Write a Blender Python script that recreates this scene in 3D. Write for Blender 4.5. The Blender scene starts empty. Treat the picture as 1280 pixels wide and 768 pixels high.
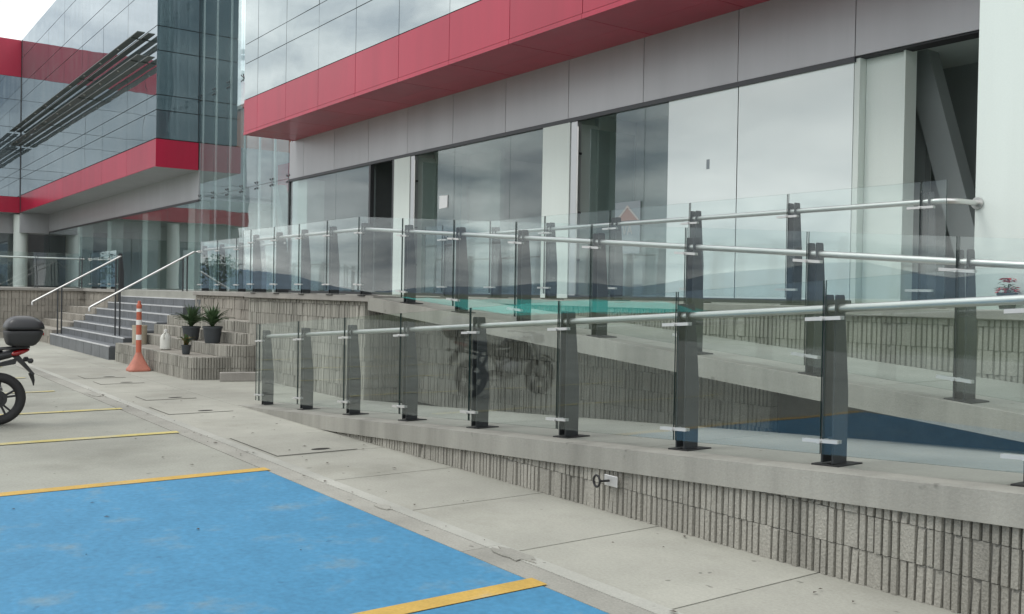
import bpy, bmesh, math, random
from mathutils import Vector, Matrix
random.seed(7)
PI = math.pi
S = bpy.context.scene
C = S.collection

# ------------------------------------------------------------------ camera
cd = bpy.data.cameras.new('camera'); cam = bpy.data.objects.new('camera', cd); C.objects.link(cam)
cd.sensor_width = 36.0; cd.lens = 33.702; cd.clip_start = 0.05; cd.clip_end = 9000
RX = (0.58738696, 0.80911794, 0.01745614); RU = (-0.02092988, -0.00637487, 0.99976062); RB = (0.80903554, -0.58761171, 0.01319023)
cam.matrix_world = Matrix(((RX[0], RU[0], RB[0], 0), (RX[1], RU[1], RB[1], 0), (RX[2], RU[2], RB[2], 1.6), (0, 0, 0, 1)))
S.camera = cam

# ------------------------------------------------------------------ sky, sun, exposure
SUN_EL, SUN_AZ = 52, 205      # azimuth clockwise from +Y
w = bpy.data.worlds.new('World'); S.world = w; w.use_nodes = True
nt = w.node_tree; nt.nodes.clear()
def N(t, typ, **kw):
    n = t.nodes.new(typ)
    for k, v in kw.items(): setattr(n, k, v)
    return n
sky = N(nt, 'ShaderNodeTexSky', sky_type='NISHITA'); sky.sun_disc = False
sky.sun_elevation = math.radians(SUN_EL); sky.sun_rotation = math.radians(SUN_AZ)
sky.air_density = 1.3; sky.dust_density = 2.0
tc = N(nt, 'ShaderNodeTexCoord'); sep = N(nt, 'ShaderNodeSeparateXYZ'); nt.links.new(tc.outputs['Generated'], sep.inputs[0])
def math_node(t, op, a=None, b=None, clamp=False):
    n = N(t, 'ShaderNodeMath', operation=op); n.use_clamp = clamp
    for i, v in enumerate((a, b)):
        if v is None: continue
        if isinstance(v, (int, float)): n.inputs[i].default_value = v
        else: t.links.new(v, n.inputs[i])
    return n.outputs[0]
zz = math_node(nt, 'ADD', math_node(nt, 'MAXIMUM', sep.outputs[2], 0.0), 0.22)
cx = math_node(nt, 'DIVIDE', sep.outputs[0], zz); cy = math_node(nt, 'DIVIDE', sep.outputs[1], zz)
cmb = N(nt, 'ShaderNodeCombineXYZ'); nt.links.new(cx, cmb.inputs[0]); nt.links.new(cy, cmb.inputs[1])
n1 = N(nt, 'ShaderNodeTexNoise'); n1.inputs['Scale'].default_value = 1.9; n1.inputs['Detail'].default_value = 7; n1.inputs['Roughness'].default_value = 0.56
n1.inputs['Distortion'].default_value = 0.35
nt.links.new(cmb.outputs[0], n1.inputs['Vector'])
cr = N(nt, 'ShaderNodeValToRGB'); nt.links.new(n1.outputs[0], cr.inputs[0])
el = cr.color_ramp.elements; el[0].position = 0.33; el[0].color = (5.0, 5.6, 6.5, 1); el[1].position = 0.66; el[1].color = (17, 16.9, 16.7, 1)
e = cr.color_ramp.elements.new(0.5); e.color = (11.2, 11.5, 11.7, 1)
n2 = N(nt, 'ShaderNodeTexNoise'); n2.inputs['Scale'].default_value = 0.7; n2.inputs['Detail'].default_value = 4
nt.links.new(cmb.outputs[0], n2.inputs['Vector'])
mr = N(nt, 'ShaderNodeMapRange'); nt.links.new(n2.outputs[0], mr.inputs[0])
mr.inputs[1].default_value = 0.3; mr.inputs[2].default_value = 0.5; mr.inputs[3].default_value = 0.82; mr.inputs[4].default_value = 1.0
mx = N(nt, 'ShaderNodeMix', data_type='RGBA'); nt.links.new(mr.outputs[0], mx.inputs[0]); nt.links.new(sky.outputs[0], mx.inputs[6]); nt.links.new(cr.outputs[0], mx.inputs[7])
ovc = math_node(nt, 'ADD', math_node(nt, 'MULTIPLY', math_node(nt, 'MAXIMUM', sep.outputs[2], 0.0), 0.62), 0.66)
vs_ = N(nt, 'ShaderNodeVectorMath', operation='SCALE'); nt.links.new(mx.outputs[2], vs_.inputs[0]); nt.links.new(ovc, vs_.inputs['Scale'])
bg = N(nt, 'ShaderNodeBackground'); bg.inputs[1].default_value = 0.1; nt.links.new(vs_.outputs[0], bg.inputs[0])
wo = N(nt, 'ShaderNodeOutputWorld'); nt.links.new(bg.outputs[0], wo.inputs[0])
sl = bpy.data.lights.new('sun', 'SUN'); sl.energy = 0.7; sl.angle = math.radians(18); sl.color = (1.0, 0.96, 0.9)
so = bpy.data.objects.new('sun', sl); C.objects.link(so)
az = math.radians(SUN_AZ); ev = math.radians(SUN_EL)
sd = Vector((math.sin(az) * math.cos(ev), math.cos(az) * math.cos(ev), math.sin(ev)))
so.rotation_euler = sd.to_track_quat('Z', 'Y').to_euler(); so.location = (0, -10, 30)
S.view_settings.view_transform = 'Standard'; S.view_settings.look = 'None'; S.view_settings.exposure = 0.32; S.view_settings.gamma = 1
S.render.engine = 'CYCLES'
S.cycles.max_bounces = 14; S.cycles.transparent_max_bounces = 40; S.cycles.glossy_bounces = 6; S.cycles.diffuse_bounces = 4
S.cycles.caustics_reflective = False; S.cycles.caustics_refractive = False
S.cycles.use_denoising = True; S.cycles.sample_clamp_indirect = 6

# ------------------------------------------------------------------ materials
MATS = {}
def mat(name, col, rough=0.6, metal=0.0, var=0.0, vscale=1.5, grain=0.0, gscale=60, bump=0.0, bscale=80, rnd=0.0, spec=0.5, streak=False, stain=None, coat=0.0, wav=0.0, wavscale=0.6, speck=0.0):
    m = bpy.data.materials.new(name); m.use_nodes = True; t = m.node_tree; p = t.nodes['Principled BSDF']
    p.inputs['Roughness'].default_value = rough; p.inputs['Metallic'].default_value = metal
    p.inputs['Specular IOR Level'].default_value = spec
    if coat: p.inputs['Coat Weight'].default_value = coat; p.inputs['Coat Roughness'].default_value = 0.08
    geo = N(t, 'ShaderNodeNewGeometry'); pos = geo.outputs['Position']
    fac = None
    def mul(a, b): return b if a is None else math_node(t, 'MULTIPLY', a, b)
    def noise(scale, detail, vec, lo, hi, a=0.3, b=0.7):
        n = N(t, 'ShaderNodeTexNoise'); n.inputs['Scale'].default_value = scale; n.inputs['Detail'].default_value = detail; n.inputs['Roughness'].default_value = 0.62
        t.links.new(vec, n.inputs['Vector'])
        r = N(t, 'ShaderNodeMapRange'); t.links.new(n.outputs[0], r.inputs[0])
        for i, v in enumerate((a, b, lo, hi)): r.inputs[i + 1].default_value = v
        return r.outputs[0], n.outputs[0]
    vec = pos
    if streak:
        mp = N(t, 'ShaderNodeMapping'); mp.inputs['Scale'].default_value = (1, 1, 0.12); t.links.new(pos, mp.inputs[0]); vec = mp.outputs[0]
    if var: fac = mul(fac, noise(vscale, 8, vec, 1 - var, 1 + var)[0])
    if grain: fac = mul(fac, noise(gscale, 3, pos, 1 - grain, 1 + grain)[0])
    if rnd:
        oi = N(t, 'ShaderNodeObjectInfo'); r = N(t, 'ShaderNodeMapRange'); t.links.new(oi.outputs['Random'], r.inputs[0])
        r.inputs[3].default_value = 1 - rnd; r.inputs[4].default_value = 1 + rnd; fac = mul(fac, r.outputs[0])
    if speck:
        fac = mul(fac, noise(7.0, 2, pos, 1.0, 1 - speck, .70, .74)[0]); fac = mul(fac, noise(0.35, 10, pos, 1 + speck * .25, 1 - speck * .35, .35, .68)[0])
    base = None
    if stain:                      # a second colour showing through in worn patches
        c2, sc, lo, hi = stain
        f, _ = noise(sc, 9, pos, 0, 1, lo, hi)
        mx = N(t, 'ShaderNodeMix', data_type='RGBA'); t.links.new(f, mx.inputs[0])
        mx.inputs[6].default_value = (*col, 1); mx.inputs[7].default_value = (*c2, 1); base = mx.outputs[2]
    if fac is not None:
        vm = N(t, 'ShaderNodeVectorMath', operation='SCALE')
        if base: t.links.new(base, vm.inputs[0])
        else: vm.inputs[0].default_value = col
        t.links.new(fac, vm.inputs['Scale']); t.links.new(vm.outputs[0], p.inputs['Base Color'])
    elif base: t.links.new(base, p.inputs['Base Color'])
    else: p.inputs['Base Color'].default_value = (*col, 1)
    nrm = None
    if bump:
        n = N(t, 'ShaderNodeTexNoise'); n.inputs['Scale'].default_value = bscale; n.inputs['Detail'].default_value = 5; t.links.new(pos, n.inputs['Vector'])
        b = N(t, 'ShaderNodeBump'); b.inputs['Strength'].default_value = bump; b.inputs['Distance'].default_value = 0.01
        t.links.new(n.outputs[0], b.inputs['Height']); nrm = b.outputs[0]
    if wav:
        n = N(t, 'ShaderNodeTexNoise'); n.inputs['Scale'].default_value = wavscale; n.inputs['Detail'].default_value = 1; t.links.new(pos, n.inputs['Vector'])
        b = N(t, 'ShaderNodeBump'); b.inputs['Strength'].default_value = wav; b.inputs['Distance'].default_value = 0.05
        t.links.new(n.outputs[0], b.inputs['Height'])
        if nrm: t.links.new(nrm, b.inputs['Normal'])
        nrm = b.outputs[0]
    if nrm: t.links.new(nrm, p.inputs['Normal'])
    MATS[name] = m
    return m
def glass(name, f0, tint, refl=(0.95, 1, 1), wav=0.0, wavscale=0.5, rough=0.0, opaque=None, dirt=0.0):
    m = bpy.data.materials.new(name); m.use_nodes = True; t = m.node_tree; t.nodes.clear()
    out = N(t, 'ShaderNodeOutputMaterial'); lw = N(t, 'ShaderNodeLayerWeight'); lw.inputs[0].default_value = 0.5
    p5 = math_node(t, 'POWER', lw.outputs['Facing'], 5.0)
    f = math_node(t, 'ADD', math_node(t, 'MULTIPLY', p5, 1 - f0), f0, True)
    gl = N(t, 'ShaderNodeBsdfGlossy'); gl.inputs['Color'].default_value = (*refl, 1); gl.inputs['Roughness'].default_value = rough
    if opaque:
        tr = N(t, 'ShaderNodeBsdfDiffuse'); tr.inputs['Color'].default_value = (*opaque, 1)
    else:
        tr = N(t, 'ShaderNodeBsdfTransparent'); tr.inputs['Color'].default_value = (*tint, 1)
    mx = N(t, 'ShaderNodeMixShader'); t.links.new(f, mx.inputs[0]); t.links.new(tr.outputs[0], mx.inputs[1]); t.links.new(gl.outputs[0], mx.inputs[2])
    last = mx.outputs[0]
    geo = N(t, 'ShaderNodeNewGeometry')
    if dirt:
        n = N(t, 'ShaderNodeTexNoise'); n.inputs['Scale'].default_value = 1.3; n.inputs['Detail'].default_value = 9; n.inputs['Roughness'].default_value = 0.7
        mp = N(t, 'ShaderNodeMapping'); mp.inputs['Scale'].default_value = (1, 1, 0.35); t.links.new(geo.outputs['Position'], mp.inputs[0]); t.links.new(mp.outputs[0], n.inputs['Vector'])
        r = N(t, 'ShaderNodeMapRange'); t.links.new(n.outputs[0], r.inputs[0]); r.inputs[1].default_value = 0.38; r.inputs[2].default_value = 0.8; r.inputs[3].default_value = dirt * 0.25; r.inputs[4].default_value = dirt
        df = N(t, 'ShaderNodeBsdfDiffuse'); df.inputs['Color'].default_value = (0.5, 0.52, 0.5, 1)
        m2 = N(t, 'ShaderNodeMixShader'); t.links.new(r.outputs[0], m2.inputs[0]); t.links.new(last, m2.inputs[1]); t.links.new(df.outputs[0], m2.inputs[2]); last = m2.outputs[0]
    if wav:
        n = N(t, 'ShaderNodeTexNoise'); n.inputs['Scale'].default_value = wavscale; n.inputs['Detail'].default_value = 1.5; t.links.new(geo.outputs['Position'], n.inputs['Vector'])
        b = N(t, 'ShaderNodeBump'); b.inputs['Strength'].default_value = wav; b.inputs['Distance'].default_value = 0.05
        t.links.new(n.outputs[0], b.inputs['Height']); t.links.new(b.outputs[0], gl.inputs['Normal'])
    t.links.new(last, out.inputs[0]); MATS[name] = m
    return m

mat('concrete_lot', (0.305, 0.308, 0.268), 0.85, var=0.16, vscale=0.55, grain=0.10, gscale=45, bump=0.25, bscale=90, rnd=0.03, speck=0.45, spec=0.3, stain=((0.235, 0.235, 0.20), 0.9, 0.50, 0.78))
mat('concrete_walk', (0.345, 0.342, 0.298), 0.85, var=0.13, vscale=0.8, grain=0.08, gscale=50, bump=0.22, bscale=90, rnd=0.05, speck=0.45, spec=0.3, stain=((0.265, 0.26, 0.22), 1.1, 0.52, 0.8))
mat('concrete_band', (0.39, 0.39, 0.35), 0.85, var=0.12, vscale=1.2, grain=0.08, bump=0.2, speck=0.45, spec=0.3, rnd=0.05)
mat('concrete_gutter', (0.315, 0.31, 0.275), 0.9, var=0.15, vscale=1.6, grain=0.12, bump=0.3, speck=0.45, spec=0.3, rnd=0.08)
mat('concrete_ramp', (0.31, 0.305, 0.272), 0.85, speck=0.3, var=0.24, vscale=2.2, grain=0.05, gscale=55, bump=0.25, bscale=70, spec=0.3, streak=True, rnd=0.03)
mat('concrete_deck', (0.33, 0.33, 0.295), 0.85, speck=0.3, var=0.15, vscale=1.0, grain=0.07, gscale=60, bump=0.2, bscale=90, spec=0.3, rnd=0.04)
mat('block', (0.31, 0.30, 0.265), 0.92, streak=True, var=0.30, vscale=2.4, grain=0.22, gscale=90, bump=0.8, bscale=70, rnd=0.07, spec=0.2)
mat('block_far', (0.30, 0.28, 0.245), 0.92, var=0.16, vscale=1.5, grain=0.15, gscale=40, bump=0.6, bscale=50, rnd=0.10, spec=0.2)
mat('mortar', (0.17, 0.165, 0.15), 0.95, var=0.15, vscale=5, spec=0.2)
mat('cap', (0.31, 0.295, 0.27), 0.88, var=0.15, vscale=2, grain=0.08, bump=0.2, spec=0.3)
mat('seam', (0.045, 0.043, 0.04), 0.95, spec=0.1)
mat('blue_paint', (0.058, 0.225, 0.385), 0.7, speck=0.2, var=0.10, vscale=2.6, grain=0.13, gscale=22, bump=0.12, bscale=90, spec=0.35, stain=((0.15, 0.22, 0.25), 2.6, 0.55, 0.80))
mat('yellow_paint', (0.53, 0.345, 0.085), 0.7, var=0.12, vscale=3, grain=0.1, bump=0.15, spec=0.35, stain=((0.42, 0.38, 0.26), 2.2, 0.56, 0.78))
mat('yellow_faded', (0.50, 0.43, 0.17), 0.75, var=0.12, vscale=3, grain=0.1, bump=0.15, spec=0.3, stain=((0.36, 0.36, 0.31), 1.6, 0.45, 0.72))
mat('terrain', (0.10, 0.115, 0.06), 0.95, var=0.3, vscale=0.05)
mat('hill', (0.10, 0.145, 0.20), 0.95, var=0.25, vscale=0.008)  # bluish distance haze is put into the base colour
mat('field', (0.02, 0.58, 0.50), 0.8, var=0.1, vscale=0.1)
mat('red_panel', (0.42, 0.015, 0.05), 0.32, streak=True, var=0.10, vscale=1.6, rnd=0.09, spec=0.45, coat=0.14, wav=0.12, wavscale=0.9)
mat('grey_panel', (0.44, 0.45, 0.465), 0.38, metal=0.25, streak=True, var=0.06, vscale=1.5, rnd=0.04, spec=0.5, wav=0.05)
mat('joint_dark', (0.03, 0.03, 0.033), 0.7)
mat('frame_dark', (0.06, 0.063, 0.068), 0.4, metal=0.4)
mat('frame_alu', (0.55, 0.56, 0.57), 0.35, metal=0.6)
mat('white_wall', (0.73, 0.80, 0.76), 0.75, streak=True, var=0.05, vscale=1.2, grain=0.015, bump=0.06, bscale=40)
mat('white_board', (0.80, 0.82, 0.81), 0.7, var=0.03, vscale=0.7)
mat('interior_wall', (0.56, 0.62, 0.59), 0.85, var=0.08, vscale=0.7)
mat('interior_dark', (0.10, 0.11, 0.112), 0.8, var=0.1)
mat('steel_beam', (0.27, 0.30, 0.30), 0.6, var=0.06)
mat('post_paint', (0.042, 0.046, 0.050), 0.48, metal=0.1, var=0.12, vscale=4, grain=0.08, gscale=120, rnd=0.08)
mat('plate_dark', (0.022, 0.022, 0.023), 0.55, metal=0.2)
mat('steel', (0.62, 0.62, 0.60), 0.33, metal=0.92, var=0.05, vscale=3)
mat('clamp_steel', (0.62, 0.62, 0.61), 0.38, metal=0.55)
mat('fin_white', (0.72, 0.74, 0.74), 0.5)
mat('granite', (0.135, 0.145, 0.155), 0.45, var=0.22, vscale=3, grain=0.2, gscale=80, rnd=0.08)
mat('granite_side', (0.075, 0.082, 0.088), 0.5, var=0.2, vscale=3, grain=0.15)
mat('nosing', (0.55, 0.56, 0.56), 0.6, var=0.12, vscale=4)
mat('sunshade', (0.15, 0.17, 0.165), 0.45, metal=0.3, var=0.08)
mat('orange_plastic', (0.48, 0.12, 0.07), 0.55, var=0.12, vscale=5, grain=0.05)
mat('orange_base', (0.46, 0.17, 0.12), 0.65, var=0.18, vscale=6, grain=0.06)
mat('tape_white', (0.72, 0.72, 0.70), 0.45, var=0.1, vscale=8)
mat('pot', (0.045, 0.052, 0.058), 0.6, var=0.1, vscale=8)
mat('soil', (0.05, 0.035, 0.025), 0.95)
mat('leaf', (0.075, 0.13, 0.06), 0.5, var=0.3, vscale=9, rnd=0.08)
mat('leaf_dry', (0.17, 0.13, 0.045), 0.6, var=0.35, vscale=14)
mat('leaf_red', (0.55, 0.025, 0.035), 0.55, var=0.25, vscale=25)
mat('jug', (0.62, 0.63, 0.58), 0.5, var=0.06, vscale=10)
mat('beige_plastic', (0.38, 0.34, 0.26), 0.7, var=0.12, vscale=6)
mat('paper', (0.80, 0.82, 0.82), 0.8)
mat('poster_grey', (0.24, 0.28, 0.30), 0.6)
mat('poster_salmon', (0.30, 0.19, 0.165), 0.6)
mat('poster_line', (0.42, 0.40, 0.38), 0.6)
mat('rubber', (0.022, 0.022, 0.023), 0.75, grain=0.1)
mat('bike_black', (0.016, 0.017, 0.019), 0.42, spec=0.5, coat=0.1)
mat('bike_matte', (0.025, 0.026, 0.028), 0.6)
mat('bike_red', (0.36, 0.012, 0.022), 0.25, coat=0.5)
mat('bike_metal', (0.45, 0.45, 0.45), 0.35, metal=0.85)
mat('tail_red', (0.30, 0.008, 0.012), 0.2, coat=0.6)
mat('lens_clear', (0.65, 0.66, 0.66), 0.15, coat=0.5)
mat('cardboard', (0.34, 0.23, 0.13), 0.85, var=0.1, vscale=3)
mat('brick_house', (0.28, 0.11, 0.07), 0.9, var=0.2, vscale=1)
mat('house_white', (0.6, 0.6, 0.56), 0.9, var=0.1)
mat('roof_tile', (0.25, 0.09, 0.06), 0.9, var=0.2, vscale=1)
mat('tree_leaf', (0.045, 0.075, 0.03), 0.8, var=0.4, vscale=0.6)
mat('bark', (0.09, 0.065, 0.045), 0.9)
glass('rail_glass', 0.055, (0.935, 0.962, 0.957), refl=(0.95, 1.0, 1.0), wav=0.03, wavscale=1.2, dirt=0.006)
mat('glass_edge', (0.018, 0.04, 0.037), 0.25, spec=0.5)
glass('shop_glass', 0.10, (0.84, 0.89, 0.885), refl=(0.93, 0.98, 1.0), wav=0.05, wavscale=0.5, dirt=0.05)
glass('film_glass', 0.12, None, refl=(0.95, 1, 1), wav=0.05, wavscale=0.5, opaque=(0.75, 0.82, 0.81))
glass('upper_glass', 0.52, None, refl=(0.90, 0.985, 0.99), wav=0.16, wavscale=0.55, opaque=(0.035, 0.055, 0.06), dirt=0.10)
glass('tower_glass', 0.36, None, refl=(0.86, 0.95, 1.0), wav=0.20, wavscale=0.45, opaque=(0.05, 0.075, 0.09), dirt=0.14)
glass('tower_side_glass', 0.16, None, refl=(0.80, 0.93, 1.0), wav=0.2, wavscale=0.5, opaque=(0.05, 0.09, 0.11), dirt=0.10)
glass('atrium_glass', 0.10, (0.86, 0.93, 0.93), refl=(0.92, 1.0, 1.0), wav=0.1, wavscale=0.5, dirt=0.05)

# ------------------------------------------------------------------ helpers
class MB:
    """collects boxes, prisms and tubes, then links them as one mesh object"""
    def __init__(s): s.v = []; s.f = []; s.mi = []
    def add(s, vs, fs, mi=0):
        o = len(s.v); s.v += [tuple(v) for v in vs]; s.f += [tuple(i + o for i in f) for f in fs]; s.mi += [mi] * len(fs); return s
    def box(s, x0, x1, y0, y1, z0, z1, mi=0, rot=None, piv=None):
        vs = [(x, y, z) for z in (z0, z1) for y in (y0, y1) for x in (x0, x1)]
        if rot is not None:
            pv = Vector(piv) if piv else Vector(((x0 + x1) / 2, (y0 + y1) / 2, (z0 + z1) / 2))
            vs = [tuple(rot @ (Vector(v) - pv) + pv) for v in vs]
        return s.add(vs, [(0, 2, 3, 1), (4, 5, 7, 6), (0, 1, 5, 4), (2, 6, 7, 3), (0, 4, 6, 2), (1, 3, 7, 5)], mi)
    def hexa(s, a, b, mi=0):      # two quads (bottom, top), each 4 points counterclockwise from above
        return s.add(list(a) + list(b), [(3, 2, 1, 0), (4, 5, 6, 7), (0, 1, 5, 4), (1, 2, 6, 5), (2, 3, 7, 6), (3, 0, 4, 7)], mi)
    def prism(s, poly, axis, a, b, mi=0):   # poly in the two other axes, extruded from a to b along axis
        def pt(p, c): return {'x': (c, p[0], p[1]), 'y': (p[0], c, p[1]), 'z': (p[0], p[1], c)}[axis]
        n = len(poly); vs = [pt(p, a) for p in poly] + [pt(p, b) for p in poly]
        fs = [tuple(range(n)), tuple(range(2 * n - 1, n - 1, -1))] + [(i, i + n, (i + 1) % n + n, (i + 1) % n) for i in range(n)]
        return s.add(vs, fs, mi)
    def tube(s, pts, r, n=10, mi=0, caps=True):
        pts = [Vector(p) for p in pts]; rs = r if isinstance(r, (list, tuple)) else [r] * len(pts)
        vs = []; fs = []; up = None
        for i, p in enumerate(pts):
            d = (pts[min(i + 1, len(pts) - 1)] - pts[max(i - 1, 0)]).normalized()
            if up is None: up = Vector((0, 0, 1)) if abs(d.z) < 0.9 else Vector((1, 0, 0))
            a = d.cross(up).normalized(); b = a.cross(d).normalized(); up = b
            for k in range(n):
                t = 2 * PI * k / n; vs.append(p + (a * math.cos(t) + b * math.sin(t)) * rs[i])
        for i in range(len(pts) - 1):
            for k in range(n):
                fs.append((i * n + k, i * n + (k + 1) % n, (i + 1) * n + (k + 1) % n, (i + 1) * n + k))
        if caps: fs.append(tuple(range(n - 1, -1, -1))); fs.append(tuple((len(pts) - 1) * n + k for k in range(n)))
        return s.add(vs, fs, mi)
    def lathe(s, prof, n=20, c=(0, 0, 0), axis='z', mi=0):   # prof: (radius, height)
        vs = []; fs = []
        for r, h in prof:
            for k in range(n):
                t = 2 * PI * k / n; a, b = r * math.cos(t), r * math.sin(t)
                vs.append({'z': (c[0] + a, c[1] + b, c[2] + h), 'x': (c[0] + h, c[1] + a, c[2] + b), 'y': (c[0] + a, c[1] + h, c[2] + b)}[axis])
        for i in range(len(prof) - 1):
            for k in range(n): fs.append((i * n + k, i * n + (k + 1) % n, (i + 1) * n + (k + 1) % n, (i + 1) * n + k))
        fs.append(tuple(range(n - 1, -1, -1))); fs.append(tuple((len(prof) - 1) * n + k for k in range(n)))
        return s.add(vs, fs, mi)
    def loft(s, rings, mi=0, cap=True):
        n = len(rings[0]); vs = [p for r in rings for p in r]; fs = []
        for i in range(len(rings) - 1):
            for k in range(n): fs.append((i * n + k, i * n + (k + 1) % n, (i + 1) * n + (k + 1) % n, (i + 1) * n + k))
        if cap: fs.append(tuple(range(n - 1, -1, -1))); fs.append(tuple((len(rings) - 1) * n + k for k in range(n)))
        return s.add(vs, fs, mi)
    def mesh(s, name, mats):
        me = bpy.data.meshes.new(name); me.from_pydata(s.v, [], s.f)
        for m in (mats if isinstance(mats, (list, tuple)) else [mats]): me.materials.append(MATS[m])
        if any(s.mi): me.polygons.foreach_set('material_index', s.mi)
        me.update(); return me
    def build(s, name, mats, parent=None, smooth=False, bevel=0.0, seg=1, subsurf=0):
        me = s.mesh(name, mats)
        bm = bmesh.new(); bm.from_mesh(me); bmesh.ops.recalc_face_normals(bm, faces=bm.faces)
        if bevel: bmesh.ops.bevel(bm, geom=list(bm.edges), offset=bevel, segments=seg, affect='EDGES', profile=0.5)
        bm.to_mesh(me); bm.free()
        if smooth:
            me.polygons.foreach_set('use_smooth', [True] * len(me.polygons))
            if smooth != 'all': me.set_sharp_from_angle(angle=math.radians(40))
        o = link(name, me, parent)
        if subsurf:
            md = o.modifiers.new('s', 'SUBSURF'); md.levels = md.render_levels = subsurf
        return o
def link(name, me, parent=None):
    o = bpy.data.objects.new(name, me); C.objects.link(o)
    if parent is not None: o.parent = parent; o.matrix_parent_inverse = Matrix.Translation(-base(parent))
    return o
def base(p):
    v = Vector(p.location)
    return v + (base(p.parent) + (-base(p.parent)) if p.parent else Vector((0, 0, 0)))
def tag(o, label=None, cat=None, group=None, kind=None):
    if label: o['label'] = label
    if cat: o['category'] = cat
    if group: o['group'] = group
    if kind: o['kind'] = kind
    return o
def thing(name, label, cat, loc=(0, 0, 0), group=None, kind=None):
    # an Empty at the thing's base; parts are modelled in world coordinates and keep them
    o = bpy.data.objects.new(name, None); C.objects.link(o); o.location = loc; o.empty_display_size = 0.2
    return tag(o, label, cat, group, kind)
def B(x0, x1, y0, y1, z0, z1): return MB().box(x0, x1, y0, y1, z0, z1)
def bx(name, m, parent, x0, x1, y0, y1, z0, z1, bevel=0.0): return B(x0, x1, y0, y1, z0, z1).build(name, m, parent, bevel=bevel)
def zr1(x): return max(0.006 + 0.0645 * (x + 12.66), 0.002) if x < -0.9 else 0.765   # lower ramp deck
def zr2(x): return min(1.546 - 0.0702 * (x + 12.40), 1.546) if x < -0.9 else 0.74   # upper ramp deck
PZ = 1.545   # platform level

# ------------------------------------------------------------------ ground
t = MB().add([(-4000, -4000, -0.06), (4000, -4000, -0.06), (4000, 4000, -0.06), (-4000, 4000, -0.06)], [(0, 1, 2, 3)]).build('ground', 'terrain'); tag(t, kind='structure')
lot = thing('parking_lot', None, None, (0, 0, -0.03), kind='structure')
bx('sub_base', 'seam', lot, -62, 40, -16, 9.0, -0.055, -0.018)
xs = [-62, -52, -44, -36, -31, -26, -22, -18.3, -15.85, -13.25, -10.75, -8.19, -4.21, -0.2, 3.8, 8, 14, 22, 30, 40]
ys = [3.24, -2.35, -8.5, -16]
for i in range(len(xs) - 1):
    for j in range(len(ys) - 1):
        bx('slab', 'concrete_lot', lot, xs[i] + .004, xs[i + 1] - .004, ys[j + 1] + .004, ys[j] - .004, -0.017, 0.0)
def sheet(name, m, parent, x0, x1, y0, y1, z): 
    return MB().add([(x0, y0, z), (x1, y0, z), (x1, y1, z), (x0, y1, z)], [(0, 1, 2, 3)]).build(name, m, parent)
sheet('blue_bay', 'blue_paint', lot, -8.10, -4.27, -2.3, 3.235, 0.004)
sheet('blue_bay', 'blue_paint', lot, -4.12, -0.26, -2.3, 3.235, 0.004)
for x, m in ((-4.195, 'yellow_paint'), (-8.17, 'yellow_paint'), (-10.78, 'yellow_faded'), (-13.22, 'yellow_faded'), (-15.88, 'yellow_faded'), (-18.4, 'yellow_faded'), (-21.0, 'yellow_faded'), (-0.19, 'yellow_paint'), (3.8, 'yellow_paint')):
    sheet('parking_line', m, lot, x - .072, x + .072, -2.3, 3.27 if x > -15 else 2.95, 0.008)
pav = thing('pavement', None, None, (0, 4, 0), kind='structure')
jx = [-3.46 + 1.32 * k for k in range(-5, 8)]
gx = [-34 + 2.64 * k for k in range(16)]
for i in range(len(gx) - 1): bx('gutter_slab', 'concrete_gutter', pav, gx[i] + .003, gx[i + 1] - .003, 3.248, 3.437, -0.017, 0.0)
for i in range(len(gx) - 1): bx('edge_band', 'concrete_band', pav, gx[i] + .002, gx[i + 1] - .002, 3.441, 3.555, -0.017, 0.003)
for i in range(len(jx) - 1): bx('slab', 'concrete_walk', pav, jx[i] + .007, jx[i + 1] - .007, 3.562, 4.9, -0.017, 0.0)
for i in range(9):
    x1 = -10.06 - 2.6 * i; bx('slab', 'concrete_walk', pav, x1 - 2.6 + .004, x1 - .004, 3.562, 4.70, -0.017, 0.0)
    if x1 - 2.6 < -12.6: bx('slab', 'concrete_walk', pav, x1 - 2.6 + .004, min(x1, -12.7) - .004, 4.706, 8.0, -0.017, 0.0)
bx('slab', 'concrete_walk', pav, -12.69, -9.4, 4.706, 5.4, -0.017, -0.001)
# access covers set flush in the paving
for (x0, x1, y0, y1, hx) in ((-10.08, -8.76, 3.60, 4.46, 1), (-14.62, -14.03, 3.80, 4.52, 1), (-13.24, -12.33, 3.62, 4.46, 1), (-18.45, -17.84, 3.80, 4.48, 1), (-17.23, -16.67, 3.79, 4.49, 1)):
    sheet('cover_gap', 'seam', pav, x0, x1, y0, y1, 0.0025)
    c = bx('access_cover', 'concrete_walk', pav, x0 + .012, x1 - .014, y0 + .01, y1 - .006, -0.004, 0.006)
    hx_, hy_ = x1 - .17, (y0 + y1) / 2 + .1
    MB().add([(hx_ + .05 * math.cos(a * PI / 8), hy_ + .10 * math.sin(a * PI / 8), 0.009) for a in range(16)], [tuple(range(16))]).build('lifting_hole', 'seam', c)
fld = MB().add([(-66, -36, -.03), (-260, -120, -.03), (-215, -205, -.03), (-74, -70, -.03)], [(3, 2, 1, 0)]).build('teal_field', 'field'); tag(fld, kind='structure')  # inferred teal ground out of view, added for its reflection in the railing glass
rnd = random.Random(21); m = MB()
for i in range(90):
    x, y = rnd.uniform(-16, -2), rnd.choice((rnd.uniform(-1, 3.2), rnd.uniform(3.3, 4.7), rnd.gauss(3.42, .06))); a = rnd.uniform(0, 6.28); q = rnd.uniform(.008, .028); z = .012
    m.add([(x + q * math.cos(a), y + q * math.sin(a), z), (x - .5 * q * math.sin(a), y + .5 * q * math.cos(a), z + .004), (x - q * math.cos(a), y - q * math.sin(a), z), (x + .5 * q * math.sin(a), y - .5 * q * math.cos(a), z + .003)], [(0, 1, 2, 3)])
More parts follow.
